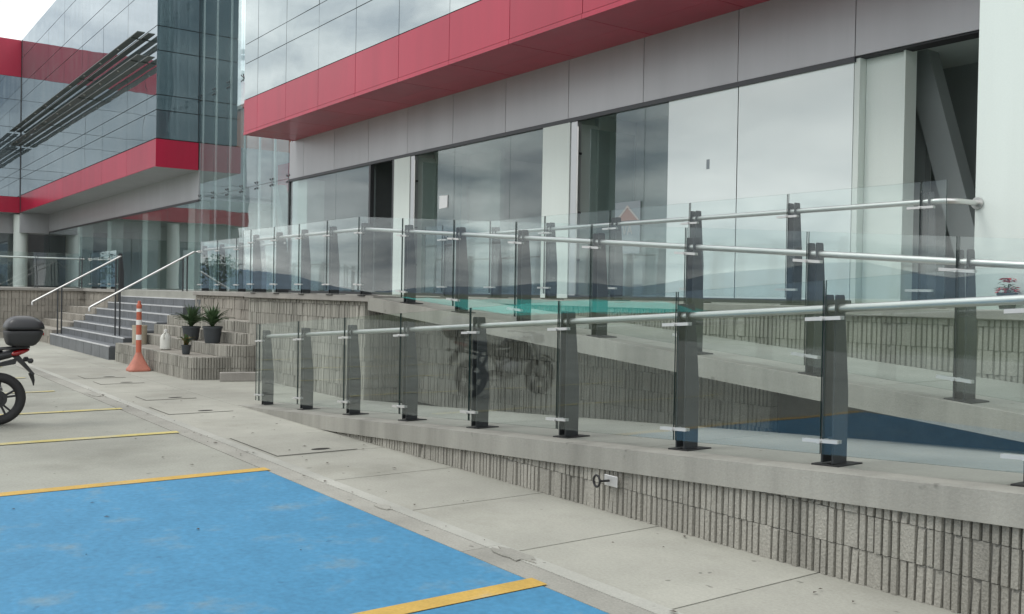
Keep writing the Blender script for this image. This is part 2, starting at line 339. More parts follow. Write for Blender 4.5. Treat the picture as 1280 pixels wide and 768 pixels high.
tag(m.build('leaf_litter', 'soil'), 'scattered dry leaf bits on the car park and pavement', 'litter', kind='stuff')
for cx_, cy_, r_ in ((-4.72, 3.47, .13), (-15.1, 3.38, .16), (-6.3, 3.42, .08)):
    pts = [(cx_ + r_ * rnd.uniform(.6, 1.3) * math.cos(k * PI / 9) * 1.5, cy_ + r_ * rnd.uniform(.4, .7) * math.sin(k * PI / 9)) for k in range(18)]
    MB().prism(pts, 'z', .003, .009).build('mortar_patch', 'concrete_gutter', pav)
# hills beyond the town
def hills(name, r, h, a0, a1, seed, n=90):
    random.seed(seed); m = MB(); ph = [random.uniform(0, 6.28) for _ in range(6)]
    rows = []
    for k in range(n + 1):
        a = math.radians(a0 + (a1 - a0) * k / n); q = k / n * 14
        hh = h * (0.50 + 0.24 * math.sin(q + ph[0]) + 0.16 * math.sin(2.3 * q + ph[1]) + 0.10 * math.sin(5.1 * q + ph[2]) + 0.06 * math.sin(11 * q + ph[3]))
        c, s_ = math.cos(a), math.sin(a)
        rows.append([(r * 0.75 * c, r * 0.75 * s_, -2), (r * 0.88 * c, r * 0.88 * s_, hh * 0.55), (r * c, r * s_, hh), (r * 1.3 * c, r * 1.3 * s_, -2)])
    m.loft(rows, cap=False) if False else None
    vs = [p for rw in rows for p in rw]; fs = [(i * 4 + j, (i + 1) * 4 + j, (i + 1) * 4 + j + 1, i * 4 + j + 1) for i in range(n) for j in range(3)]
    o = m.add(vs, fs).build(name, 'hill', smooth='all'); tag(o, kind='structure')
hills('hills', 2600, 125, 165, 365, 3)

# ------------------------------------------------------------------ ribbed block walls
class Path:
    def __init__(s, pts):
        s.p = [Vector((*q, 0)) for q in pts]; s.l = [0]
        for a, b in zip(s.p, s.p[1:]): s.l.append(s.l[-1] + (b - a).length)
        s.len = s.l[-1]
    def at(s, u):
        u = min(max(u, 0), s.len - 1e-6); i = max(k for k in range(len(s.l) - 1) if s.l[k] <= u)
        d = (s.p[i + 1] - s.p[i]).normalized(); return s.p[i] + d * (u - s.l[i]), Vector((d.y, -d.x, 0))   # outward normal on the right-hand side
def arc(cx, cy, r, a0, a1, n=8): return [(cx + r * math.cos(math.radians(a0 + (a1 - a0) * k / n)), cy + r * math.sin(math.radians(a0 + (a1 - a0) * k / n))) for k in range(n + 1)]
def block_wall(parent, pts, zlo, zhi, m='block', blen=0.40, course=0.20, rib=0.047, z_off=0.0, seed=1, depth=0.10):
    rnd = random.Random(seed); P = Path(pts)
    fl = (lambda u: zlo(P.at(u)[0])) if callable(zlo) else (lambda u: zlo)
    fh = (lambda u: zhi(P.at(u)[0])) if callable(zhi) else (lambda u: zhi)
    us = [P.len * k / 60 for k in range(61)]
    lo = min(fl(u) for u in us); hi = max(fh(u) for u in us)
    k0 = math.floor((lo - z_off) / course); k1 = math.ceil((hi - z_off) / course)
    for k in range(k0, k1):
        u = -(blen / 2 if k % 2 else 0.0)
        while u < P.len - 0.01:
            a, b = max(u, 0) + .0008, min(u + blen, P.len) - .0008
            u += blen
            if b - a < 0.05: continue
            za, zb = k * course + z_off + .001, (k + 1) * course + z_off - .002
            if max(fh(a), fh(b)) < za + .012 or min(fl(a), fl(b)) > zb - .012: continue
            n = max(1, round((b - a) / rib)); prof = []; chips = []; i = 0
            while i < n:
                wd = 2 if (i < n - 1 and rnd.random() < 0.09) else 1
                ua, ub = a + (b - a) * i / n, a + (b - a) * (i + wd) / n
                g = 0.0025 + rnd.random() * 0.003; dj = rnd.uniform(-.011, .004); ch = rnd.uniform(.008, .03) if rnd.random() < .12 else 0
                chips += [0, 0, ch, ch, 0, 0]; prof += [(ua + .0005, -.026), (ua + .0045, -.026), (ua + .0045 + g, dj), (ub - .0045 - g, dj + rnd.uniform(-.003, .003)), (ub - .0045, -.026), (ub - .0005, -.026)]
                i += wd
            vs = []; q = len(prof)
            zz0 = [max(za, min(fl(p[0]), zb - .006)) for p in prof]; zz1 = [max(min(zb, fh(p[0])), z + .004) for p, z in zip(prof, zz0)]
            for p, z in zip(prof, zz0): c, nn = P.at(p[0]); v = c + nn * p[1]; vs.append((v.x, v.y, z))
            for p, z, cp in zip(prof, zz1, chips):
                c, nn = P.at(p[0]); v = c + nn * (p[1] - rnd.uniform(0, .004) - cp * .5); vs.append((v.x, v.y, z - (rnd.uniform(0, .004) + cp if p[1] > -.02 else 0)))
            c, nn = P.at(a); e0 = c - nn * depth; c, nn = P.at(b); e1 = c - nn * depth
            vs += [(e0.x, e0.y, zz0[0]), (e1.x, e1.y, zz0[-1]), (e0.x, e0.y, zz1[0]), (e1.x, e1.y, zz1[-1])]
            fs = [(j, j + 1, q + j + 1, q + j) for j in range(q - 1)]
            fs += [tuple(range(q, 2 * q)) + (2 * q + 3, 2 * q + 2), (0, q, 2 * q + 2, 2 * q), (q - 1, 2 * q + 1, 2 * q + 3, 2 * q - 1)]
            me = bpy.data.meshes.new('block'); me.from_pydata(vs, [], fs); me.materials.append(MATS[m]); me.update()
            link('block', me, parent)

# wall under the lower ramp
wl = thing('retaining_wall', 'low ribbed block wall carrying the edge of the lower ramp, black tap handle on it', 'wall', (-5, 4.8, 0))
block_wall(wl, [(-10.2, 4.76), (0.9, 4.76), (0.9, 6.3)], -0.01, lambda p: zr1(p.x) - 0.155, seed=2, z_off=-0.0)
MB().prism([(-10.0, -0.05), (0.86, -0.05), (0.86, 0.58), (-0.9, 0.58), (-9.5, 0.02)], 'y', 4.785, 4.95).build('mortar_core', 'mortar', wl)
# front wall of the platform
wf = thing('retaining_wall', 'tall ribbed block wall with thin cap, between the stepped terrace and the upper ramp', 'wall', (-15, 6.4, 0))
block_wall(wf, [(-17.02, 7.0), (-17.02, 6.40), (-12.42, 6.40)], -0.01, 1.455, seed=3)
bx('mortar_core', 'mortar', wf, -16.98, -12.44, 6.435, 7.2, -0.05, 1.45)
bx('cap', 'cap', wf, -17.06, -12.05, 6.335, 6.68, 1.458, 1.548, bevel=.008)
# wall under the upper ramp
wu = thing('retaining_wall', 'shaded ribbed block wall beneath the slab of the upper ramp', 'wall', (-9, 6.5, 0))
block_wall(wu, [(-12.415, 6.45), (-12.415, 7.15), (-5.75, 7.15)], -0.01, lambda p: zr2(p.x) - 0.18, seed=4)
MB().prism([(-12.4, -0.05), (-5.79, -0.05), (-5.79, 0.86), (-12.4, 1.34)], 'y', 7.19, 7.32).build('mortar_core', 'mortar', wu)
# wall along the back of the upper ramp
wb = thing('retaining_wall', 'ribbed block wall with concrete cap rising behind the upper ramp, below the level railing', 'wall', (-6, 8, 0))
block_wall(wb, [(-12.3, 7.95), (1.0, 7.95)], lambda p: zr2(p.x) - 0.03, 1.455, seed=5)
bx('mortar_core', 'mortar', wb, -12.3, 1.0, 7.985, 8.25, -0.05, 1.45)
bx('cap', 'cap', wb, -12.36, 1.04, 7.90, 8.30, 1.458, 1.54, bevel=.008)
# set-back wall above the terrace
ws = thing('retaining_wall', 'block wall set back above the stepped terrace, beside the top of the stairs', 'wall', (-19.5, 7, 0))
block_wall(ws, [(-21.86, 6.98), (-17.05, 6.98)], 0.9, 1.455, m='block_far', seed=6, rib=.1)
bx('mortar_core', 'mortar', ws, -21.86, -17.05, 7.01, 7.3, -0.05, 1.45)
bx('cap', 'cap', ws, -21.9, -17.06, 6.93, 7.35, 1.458, 1.547, bevel=.008)
# wall left of the stairs
wx = thing('retaining_wall', 'long block wall with cap left of the stairs, below the glass railing of the far wing', 'wall', (-33, 3, 0))
block_wall(wx, [(-33.0, 1.0), (-33.0, 6.98), (-28.95, 6.98)], -0.01, 1.455, m='block_far', seed=7, rib=.1, blen=.42)
bx('mortar_core', 'mortar', wx, -33.4, -33.03, 1.0, 7.2, -0.05, 1.45)
bx('mortar_core', 'mortar', wx, -33.02, -28.95, 7.02, 7.2, -0.05, 1.45)
bx('cap', 'cap', wx, -33.45, -32.95, 1.0, 7.3, 1.458, 1.54, bevel=.008)
bx('cap', 'cap', wx, -32.95, -28.95, 6.93, 7.3, 1.458, 1.54, bevel=.008)

# platform behind the walls (also the floor of the ground storey)
pl = MB(); pl.box(-72, -33.41, 1.0, 24, 0, PZ - .006); pl.box(-33.41, 6, 8.26, 24, 0, PZ - .006); pl.box(-33.41, -12.4, 7.31, 8.255, 0, PZ - .006); pl.box(-16.97, -12.1, 6.69, 7.30, 1.30, PZ - .004)
pl.box(-28.9, -21.95, 7.06, 7.305, 0, PZ - .006)
pl = pl.build('platform', 'concrete_deck'); tag(pl, kind='structure')

# ------------------------------------------------------------------ ramps
def ramp(name, label, y0, y1, x0, x1, zf, th, step, loc):
    r = thing(name, label, 'ramp', loc)
    x = x0
    while x < x1 - .01:
        xe = min(x + step, x1); a, b = x + (.006 if x > x0 else 0), xe - (.006 if xe < x1 else 0)
        zb = lambda q: max(zf(q) - th, -0.03)
        me = MB().hexa([(a, y0, zb(a)), (b, y0, zb(b)), (b, y1, zb(b)), (a, y1, zb(a))], [(a, y0, zf(a)), (b, y0, zf(b)), (b, y1, zf(b)), (a, y1, zf(a))])
        o = me.build('slab', ['concrete_deck', 'concrete_ramp'], r, bevel=.006)
        for p in o.data.polygons: p.material_index = 0 if p.normal.z > .7 else 1
        x = xe
    mb = MB(); a, b = x0 + .3, x1 - .02
    mb.hexa([(a, y0 + .02, max(zf(a) - th + .02, -.04)), (b, y0 + .02, zf(b) - th + .02), (b, y1 - .02, zf(b) - th + .02), (a, y1 - .02, max(zf(a) - th + .02, -.04))],
            [(a, y0 + .02, zf(a) - .012), (b, y0 + .02, zf(b) - .012), (b, y1 - .02, zf(b) - .012), (a, y1 - .02, zf(a) - .012)])
    mb.build('joint_filler', 'seam', r)
    return r
def edge_beam(r, y0, y1, x0, x1, zf, th):
    zb = lambda q: max(zf(q) - th, -0.03); n = 12; m = MB()
    for k in range(n):
        a, b = x0 + (x1 - x0) * k / n, x0 + (x1 - x0) * (k + 1) / n
        m.hexa([(a, y0, zb(a)), (b, y0, zb(b)), (b, y1, zb(b)), (a, y1, zb(a))], [(a, y0, zf(a)), (b, y0, zf(b)), (b, y1, zf(b)), (a, y1, zf(a))])
    m.build('edge_beam', 'concrete_ramp', r)
lr = ramp('access_ramp', 'grey concrete access ramp rising from the pavement with ribbed wall under its edge', 4.962, 6.46, -12.95, -0.9, zr1, 0.165, 2.62, (-6, 5.5, 0))
edge_beam(lr, 4.73, 4.96, -12.95, -.9, zr1, .165)
ur = ramp('access_ramp', 'upper concrete ramp slab climbing to the platform, dark open space under it', 6.482, 7.945, -12.04, -0.9, zr2, 0.175, 2.62, (-6, 7, .8))
edge_beam(ur, 6.25, 6.48, -12.04, -.9, zr2, .175)
ld = thing('landing', 'concrete landing joining the lower and upper ramps', 'landing', (0, 6, 0))
bx('slab', 'concrete_deck', ld, -0.895, 0.92, 4.73, 7.945, 0.59, 0.75, bevel=.006)
bx('pier', 'concrete_ramp', ld, 0.3, 0.8, 6.4, 7.9, -0.02, 0.585)

# ------------------------------------------------------------------ glass railings
def blade_poly(yf, z, h=1.04):   # side outline of a post blade in (y,z): straight front, back tapering above mid-height
    return [(yf, z + .015), (yf + .135, z + .015), (yf + .138, z + .42 * h), (yf + .082, z + h - .012), (yf + .074, z + h), (yf + .006, z + h), (yf, z + h - .008)]
def post(parent, x, y, z, ax='x', h=1.04, clamps=True, slope=0.0, s=-1):
    """two tapered blades on a foot plate; the railing runs along ax, the glass stands on the low side"""
    def T(u, v): return (x + u, y + v) if ax == 'x' else (x - v, y + u)
    m = MB()
    for du in (-.038, .038):
        poly = blade_poly(-.065, z, h)
        q = len(poly); vs = [(*T(du - .006, p[0]), p[1]) for p in poly] + [(*T(du + .006, p[0]), p[1]) for p in poly]
        m.add(vs, [tuple(range(q)), tuple(range(2 * q - 1, q - 1, -1))] + [(i, i + q, (i + 1) % q + q, (i + 1) % q) for i in range(q)])
    for hz in (.16, .9):      # spacer bolts between the blades
        a, b = T(-.032, -.02), T(.032, -.02); m.tube([(*a, z + hz), (*b, z + hz)], .012, 8)
    p = m.build('post', 'post_paint', parent)
    a, b = T(-.10, -.085), T(.10, .155)
    bp = B(min(a[0], b[0]), max(a[0], b[0]), min(a[1], b[1]), max(a[1], b[1]), -.007, .009)
    bp.v = [(v[0], v[1], v[2] + z + slope * (v[0] - x)) for v in bp.v]
    bp.build('base_plate', 'plate_dark', p, bevel=.003)
    if clamps:
        for hz in (.155, .895):
            mb = MB(); L = .125
            for vv in ((-.142, -.1285), (-.1145, -.101)):
                a, b = T(-L, vv[0]), T(L, vv[1]); bb = B(min(a[0], b[0]), max(a[0], b[0]), min(a[1], b[1]), max(a[1], b[1]), -.011, .011)
                bb.v = [(v[0], v[1], v[2] + z + hz + slope * (v[0] - x)) for v in bb.v]
                mb.add(bb.v, bb.f)
            a, b = T(0, -.1), T(0, -.06); mb.tube([(*a, z + hz), (*b, z + hz)], .011, 8)
            a, b = T(0, -.158), T(0, -.142); mb.tube([(*a, z + hz), (*b, z + hz)], .014, 10)
            mb.build('clamp', 'clamp_steel', p)
    return p
def pane_x(parent, x0, x1, zf, y, zlo=.075, zhi=1.125):
    m = MB(); ya, yb = y - .006, y + .006
    m.hexa([(x0, ya, zf(x0) + zlo), (x1, ya, zf(x1) + zlo), (x1, yb, zf(x1) + zlo), (x0, yb, zf(x0) + zlo)],
           [(x0, ya, zf(x0) + zhi), (x1, ya, zf(x1) + zhi), (x1, yb, zf(x1) + zhi), (x0, yb, zf(x0) + zhi)])
    o = m.build('glass_panel', ['rail_glass', 'glass_edge'], parent)
    for p in o.data.polygons: p.material_index = 0 if abs(p.normal.y) > .9 else 1
    return o
def railing_x(label, y, posts, zf, loc, ends=(None, None), rail_h=.955, rail=None):
    r = thing('glass_railing', label, 'railing', loc, group='glass railings along the ramps')
    for x in posts:
        sl_ = (zf(x + .05) - zf(x - .05)) / .1
        post(r, x, y, zf(x), slope=sl_)
    for a, b in zip(posts, posts[1:]): pane_x(r, a + .009, b - .009, zf, y - .1215)
    if ends[0] is not None: pane_x(r, ends[0], posts[0] - .009, zf, y - .1215)
    if ends[1] is not None: pane_x(r, posts[-1] + .009, ends[1], zf, y - .1215)
    pts = rail or [(x, y - .026, zf(x) + rail_h) for x in [posts[0] - .06] + posts[1:-1] + [posts[-1] + .06]]
    MB().tube(pts, .0255, 12).build('handrail', 'steel', r, smooth=True)
    return r
P1 = [-12.66, -11.36, -10.055, -8.75, -7.44, -6.13, -4.80, -3.575, -2.36, -1.15]
railing_x('glass railing with dark posts along the lower ramp, standing above the pavement', 5.05, P1, zr1, (-7, 5.05, .3), ends=(-12.78, -.95))
P2 = [-16.61, -15.54, -14.50, -13.455, -12.40, -11.14, -9.87, -8.59, -7.31, -6.02, -4.72, -3.50, -2.25, -1.0]
railing_x('glass railing with dark posts rising along the upper ramp and level on the platform wall', 6.40, P2, zr2, (-8, 6.4, 1.1), ends=(-17.0, -.9))
P3 = [-12.88, -11.56, -10.26, -8.94, -7.60, -6.25, -4.80]
flat = lambda x: 1.542
r3pts = [(-12.95, 8.074, 2.497)] + [(x, 8.074, 2.497) for x in (-11, -9, -7, -5, -4.78)] + [(-4.70, 8.085, 2.497), (-4.63, 8.115, 2.497), (-4.585, 8.17, 2.497), (-4.565, 8.25, 2.497), (-4.56, 8.49, 2.497)]
r3 = railing_x('level glass railing in front of the shop windows, its rail bent into the white wall', 8.10, P3, flat, (-8, 8.1, 1.54), ends=(-13.4, -4.56), rail=r3pts)
MB().lathe([(.055, 0), (.055, .008), (.05, .014)], 18, (-4.56, 8.482, 2.497), 'y').build('wall_flange', 'steel', r3, smooth=True)
P4 = [-21.86, -20.71, -19.54, -18.4, -17.3]
railing_x('short glass railing on the set-back wall by the top of the stairs', 7.20, P4, flat, (-19.5, 7.2, 1.54), ends=(None, -17.1))
# railing on the left wall, running towards the viewer
rl = thing('glass_railing', 'distant glass railing on the long wall left of the stairs', 'railing', (-33.2, 3, 1.54), group='glass railings along the ramps')
ysl = [6.9 - 1.3 * k for k in range(5)]
for y in ysl:
    post(rl, -33.2, y, 1.54, ax='y', clamps=False)
for a, b in zip(ysl[1:], ysl):
    o = B(-33.09, -33.078, a + .01, b - .01, 1.615, 2.66).build('glass_panel', ['rail_glass', 'glass_edge'], rl)
    for p in o.data.polygons: p.material_index = 0 if abs(p.normal.x) > .9 else 1
MB().tube([(-33.17, 7.0, 2.495), (-33.17, 1.6, 2.495)], .0255, 10).build('handrail', 'steel', rl, smooth=True)
rs_ = thing('glass_railing', 'short piece of glass railing between the far wing wall and the stair top', 'railing', (-31, 7.2, 1.54), group='glass railings along the ramps')
for x in (-32.2, -31.0, -29.8, -28.95): post(rs_, x, 7.10, 1.54)
for a, b in ((-32.2, -31.0), (-31.0, -29.8), (-29.8, -28.95)): pane_x(rs_, a + .01, b - .01, flat, 6.98)
MB().tube([(-32.9, 7.074, 2.495), (-28.9, 7.074, 2.495)], .0255, 10).build('handrail', 'steel', rs_, smooth=True)

# ------------------------------------------------------------------ stairs, terraces, stair rails
st = thing('staircase', 'wide dark granite stairs with pale nosings climbing to the platform', 'stairs', (-25.5, 5.3, 0))
zs = [0.305 + .177 * k for k in range(8)]
for k in range(8):
    y0 = 5.23 + .3 * k; xr = -22.3 if k < 2 else -21.95; y1 = 7.05 if k < 7 else 7.33
    if y0 > 7.2: y1 = y0 + .08
    zlow = -.02 if k == 0 else zs[k - 1] + .0
    o = bx('step', 'granite', st, -28.85, xr, y0, max(y1, y0 + .12), zlow, zs[k] if k < 7 else 1.544)
    bx('nosing', 'nosing', o, -28.85, xr + .003, y0 - .006, y0 + .03, (zs[k] if k < 7 else 1.544) - .022, (zs[k] if k < 7 else 1.544) + .004)
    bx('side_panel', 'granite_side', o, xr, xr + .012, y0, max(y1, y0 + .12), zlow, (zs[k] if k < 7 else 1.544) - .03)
    n = 8
    for i in range(1, n):
        xx = -28.85 + (xr + 28.85) * i / n
        bx('tile_joint', 'seam', o, xx - .004, xx + .004, y0 - .002, y0 + .01, zlow + .005, (zs[k] if k < 7 else 1.544) - .025)
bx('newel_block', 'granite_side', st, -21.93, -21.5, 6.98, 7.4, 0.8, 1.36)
def terrace(label, xl, xr, right, loc, seed, m):
    tr = thing('stepped_terrace', label, 'terrace', loc)
    if right:
        lv = [([(xl, 5.27)] + arc(xr - .40, 5.67, .40, -90, 0) + [(xr, 6.38)], 0, .40, (xl, xr - .02, 5.30, 6.38)),
              ([(xl, 5.78), (xr - .65, 5.85)] + arc(xr - .35, 6.30, .45, -95, 0) + [(xr + .1, 6.39)], 0, .60, (xl, xr - .1, 5.86, 6.38)),
              ([(xl, 6.08), (-17.5, 6.20)] + arc(-17.3, 6.50, .3, -90, -10) + [(-17.03, 6.6)], .4, .80, (xl, -17.1, 6.22, 6.9)),
              ([(xl, 6.36), (-17.06, 6.50)], .6, 1.0, (xl, -17.07, 6.53, 6.97))]
    else:
        lv = [([(xl, 5.27), (xr, 5.27)], 0, .40, (xl, xr, 5.30, 6.9)), ([(xl, 5.75), (xr, 5.75)], .4, .60, (xl, xr, 5.78, 6.9)),
              ([(xl, 6.1), (xr, 6.1)], .6, .80, (xl, xr, 6.13, 6.9)), ([(xl, 6.4), (xr, 6.4)], .8, 1.0, (xl, xr, 6.43, 6.97))]
    for i, (path, z0, z1, f) in enumerate(lv):
        block_wall(tr, path, z0 - .005, z1, m=m, seed=seed + i, rib=.05 if right else .1)
        pp = [q for q in path]; P = Path(pp); ins = []
        for q in range(41):
            c, nn = P.at(P.len * q / 40); v = c - nn * .03; ins.append((v.x, v.y))
        yb = f[3]; poly = ins + [(ins[-1][0], max(yb, ins[-1][1] + .01)), (ins[0][0], yb)]
        MB().prism(poly, 'z', max(z0 - .02, -.02), z1 - .006).build('tread', 'block_far', tr)
    return tr
terrace('stepped terrace of ribbed grey blocks with potted plants, right of the stairs', -21.9, -16.75, True, (-19, 5.5, 0), 20, 'block')
terrace('stepped terrace of plain blocks between the stairs and the long wall', -32.95, -28.9, False, (-31, 5.5, 0), 30, 'block_far')
def stair_rail(label, x, y0, z0, y1, z1, feet, top_ext):
    r = thing('stair_handrail', label, 'handrail', (x, (y0 + y1) / 2, .4), group='steel handrails on the stairs')
    MB().tube([(x, y0, z0 - .10), (x, y0, z0 - .02), (x, y0 + .02, z0), (x, y1, z1)] + top_ext, .024, 10).build('rail', 'steel', r, smooth=True)
    for (y, z) in feet:
        zt = z0 + (z1 - z0) * (y - y0) / (y1 - y0)
        for d in (-.05, .05): MB().tube([(x, y + d, z), (x, y + d, zt + (z1 - z0) / (y1 - y0) * d - .01)], .019, 8).build('leg', 'post_paint', r, smooth=True)
    return r
stair_rail('inclined steel handrail on the stairs, next to the stepped terrace', -23.35, 5.05, 1.143, 7.4, 2.49, [(5.66, .482), (7.2, 1.35)], [(-23.3, 7.5, 2.51), (-21.9, 7.3, 2.50)])
stair_rail('inclined steel handrail on the stairs, next to the long wall', -28.5, 4.72, 1.183, 6.96, 2.475, [(5.4, .305), (6.9, 1.18)], [])

# ------------------------------------------------------------------ main building
rows = [6.52, 7.45, 7.95, 9.40, 10.2, 11.7, 12.5, 13.95, 14.97]
def jpane(parent, name, m, x0, x1, y0, y1, z0, z1, axis, j=0.0016):
    o = B(x0, x1, y0, y1, z0, z1).build(name, m, None)
    c = Vector(((x0 + x1) / 2, (y0 + y1) / 2, (z0 + z1) / 2)); R_ = Matrix.Rotation(random.uniform(-j, j), 3, 'Z' if axis == 'y' else 'Z') @ Matrix.Rotation(random.uniform(-j, j), 3, 'X' if axis == 'y' else 'Y')
    for v in o.data.vertices: v.co = R_ @ (v.co - c) + c
    o.parent = parent; o.matrix_parent_inverse = Matrix.Translation(-Vector(parent.location))
    return o
random.seed(11)
mb_ = thing('commercial_building', 'office and shop block with red band over grey panels and shop windows behind the ramps', 'building', (-11, 11, PZ))
YR, YF = 8.98, 10.40
xcol = [-24.37, -23.45] + [-21.64 + 1.815 * k for k in range(14)]
bx('upper_core', 'joint_dark', mb_, -24.33, xcol[-1], YR + .03, 22, 5.66, 15.0)
for a, b in zip(xcol, xcol[1:]):
    jpane(mb_, 'red_panel', 'red_panel', a + .006, b - .006, YR, YR + .025, 5.70, 6.51, 'y', .0012)
    bx('red_lip', 'red_panel', mb_, a + .004, b - .004, YR - .012, YR + .03, 5.615, 5.688)
    for z0, z1 in zip(rows, rows[1:]): jpane(mb_, 'glass_pane', 'upper_glass', a + .008, b - .008, YR + .002, YR + .02, z0 + .008, z1 - .008, 'y', .003)
    jpane(mb_, 'soffit_panel', 'red_panel', a + .006, b - .006, YR + .04, YF - .62, 5.625, 5.65, 'z', .0)
    jpane(mb_, 'soffit_panel', 'red_panel', a + .006, b - .006, YF - .61, YF - .002, 5.628, 5.65, 'z', .0)
for z0, z1 in zip(rows, rows[1:]): bx('glass_pane', 'upper_glass', mb_, -24.372, -24.345, YR + .03, YF - .01, z0 + .008, z1 - .008)
bx('red_panel', 'red_panel', mb_, -24.375, -24.345, YR + .03, YF - .006, 5.62, 6.51)
gxj = [-24.74, -23.80, -21.95, -20.12, -18.30, -16.46, -14.63, -12.78, -10.94, -9.05, -7.18, -5.30, -3.4]
bx('panel_back', 'joint_dark', mb_, -24.72, -3.4, YF + .025, YF + .25, 4.60, 5.63)
for a, b in zip(gxj, gxj[1:]): jpane(mb_, 'grey_panel', 'grey_panel', a + .006, b - .006, YF, YF + .022, 4.625, 5.63, 'y', .001)
bx('head_frame', 'frame_dark', mb_, -24.74, -7.18, YF - .01, YF + .09, 4.555, 4.62)
bx('sill_frame', 'frame_dark', mb_, -24.74, -7.18, YF + .01, YF + .09, 1.545, 1.60)
bx('jamb', 'frame_dark', mb_, -24.78, -24.72, YF, YF + .1, 1.55, 4.60)
panes = [(-24.71, -21.90), (-21.90, -20.08), (-17.07, -16.43), (-16.43, -14.50), (-14.50, -13.50), (-11.59, -10.92), (-10.92, -9.05), (-9.05, -7.20)]
for a, b in panes: jpane(mb_, 'shop_window', 'shop_glass', a + .004, b - .004, YF + .03, YF + .042, 1.60, 4.555, 'y', .0015)
for a, b in ((-20.08, -20.0), (-18.96, -18.88)): bx('door_frame', 'frame_dark', mb_, a, b, YF, YF + .1, 1.55, 4.555)
for a, b in ((-24.42, -23.82), (-18.87, -18.17), (-13.47, -12.72)): bx('pillar', 'white_wall', mb_, a, b, YF + (.12 if a < -24 else -.004), YF + .62, 1.55, 4.555 if a < -24 else 4.552)
for x0 in (-18.15, -12.70):
    bx('door_frame', 'frame_alu', mb_, x0, x0 + .16, YF + .012, YF + .10, 1.55, 4.55)
    MB().tube([(x0 + .21, YF - .01, 1.62), (x0 + .21, YF - .01, 4.45)], .02, 10).build('pull_bar', 'steel', mb_, smooth=True)
    for z in (2.2, 3.0, 4.0): MB().lathe([(.02, 0), (.02, .07)], 10, (x0 + .21, YF - .005, z), 'y').build('bracket', 'frame_dark', mb_)
# open glass door leaves seen edge-on behind the openings
for x0 in (-17.80, -12.30): bx('door_leaf', 'shop_glass', mb_, x0, x0 + .012, YF + .1, YF + 1.1, 1.57, 4.4)
bx('white_film', 'film_glass', mb_, -10.40, -9.058, YF + .022, YF + .028, 1.60, 4.555)
bx('white_film', 'film_glass', mb_, -9.042, -7.205, YF + .022, YF + .028, 1.60, 4.555)
bx('corner_column', 'white_wall', mb_, -7.12, -6.585, YF + .16, YF + .34, 1.55, 4.70)
bx('corner_trim', 'white_wall', mb_, -7.202, -7.125, YF + .03, YF + .3, 1.55, 4.60)
bx('column_trim', 'white_wall', mb_, -6.582, -6.555, YF + .10, YF + .34, 1.55, 4.70)
MB().hexa([(-6.05, 11.1, 1.55), (-5.72, 11.1, 1.55), (-5.72, 11.35, 1.55), (-6.05, 11.35, 1.55)], [(-7.02, 11.1, 4.9), (-6.69, 11.1, 4.9), (-6.69, 11.35, 4.9), (-7.02, 11.35, 4.9)]).build('diagonal_brace', 'steel_beam', mb_)
bx('brace_web', 'steel_beam', mb_, -7.1, -6.75, 11.3, 11.42, 1.55, 4.9)
# rooms behind the glass
bx('back_wall', 'interior_wall', mb_, -24.6, -2.0, 15.5, 15.7, PZ, 5.6)
bx('ceiling', 'interior_wall', mb_, -24.6, -2.0, YF + .26, 15.5, 4.72, 4.85)
bx('side_wall', 'interior_wall', mb_, -24.7, -24.58, YF + .3, 15.6, PZ, 4.72)
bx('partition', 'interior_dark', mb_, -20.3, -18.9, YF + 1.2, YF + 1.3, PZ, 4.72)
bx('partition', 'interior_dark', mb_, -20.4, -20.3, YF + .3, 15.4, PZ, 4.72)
bx('partition', 'interior_wall', mb_, -18.2, -18.1, YF + .62, 15.4, PZ, 4.72)
bx('partition', 'interior_wall', mb_, -18.7, -16.9, YF + 1.5, YF + 1.6, PZ, 4.72)
bx('partition', 'interior_wall', mb_, -13.3, -11.2, YF + 1.5, YF + 1.6, PZ, 4.72)
bx('partition', 'interior_wall', mb_, -12.78, -12.68, YF + .62, 15.4, PZ, 4.72)
bx('partition', 'steel_beam', mb_, -7.2, -2.0, 12.2, 12.3, PZ, 4.72)
bx('partition', 'interior_wall', mb_, -7.3, -7.2, YF + .5, 15.4, PZ, 4.72)
bx('end_wall', 'white_wall', mb_, -4.585, 2.6, 8.50, 10.25, 1.45, 5.60)
nt_ = MB().add([(-16.97, YF + .02, 3.34), (-16.655, YF + .02, 3.355), (-16.65, YF + .02, 3.60), (-16.97, YF + .02, 3.61)], [(0, 1, 2, 3)]).add([(-16.97, YF + .024, 3.34), (-16.655, YF + .024, 3.355), (-16.65, YF + .024, 3.60), (-16.97, YF + .024, 3.61)], [(3, 2, 1, 0)]).build('paper_notice', 'paper')
tag(nt_, 'blank white paper notice taped to a shop window', 'notice')
ps = thing('window_poster', 'grey poster with a house gable outline on the shop window beside the open door', 'poster', (-11.2, YF, 2.5))
bx('sheet', 'poster_grey', ps, -11.55, -10.97, YF + .012, YF + .02, 2.28, 3.10)
MB().prism([(-11.50, 2.80), (-11.02, 2.80), (-11.26, 3.00)], 'y', YF + .006, YF + .011).build('gable', 'poster_salmon', ps)
MB().prism([(-11.54, 2.80), (-11.50, 2.80), (-11.26, 3.005), (-11.02, 2.80), (-10.98, 2.80), (-11.26, 3.045)], 'y', YF + .0035, YF + .008).build('gable_outline', 'poster_line', ps)
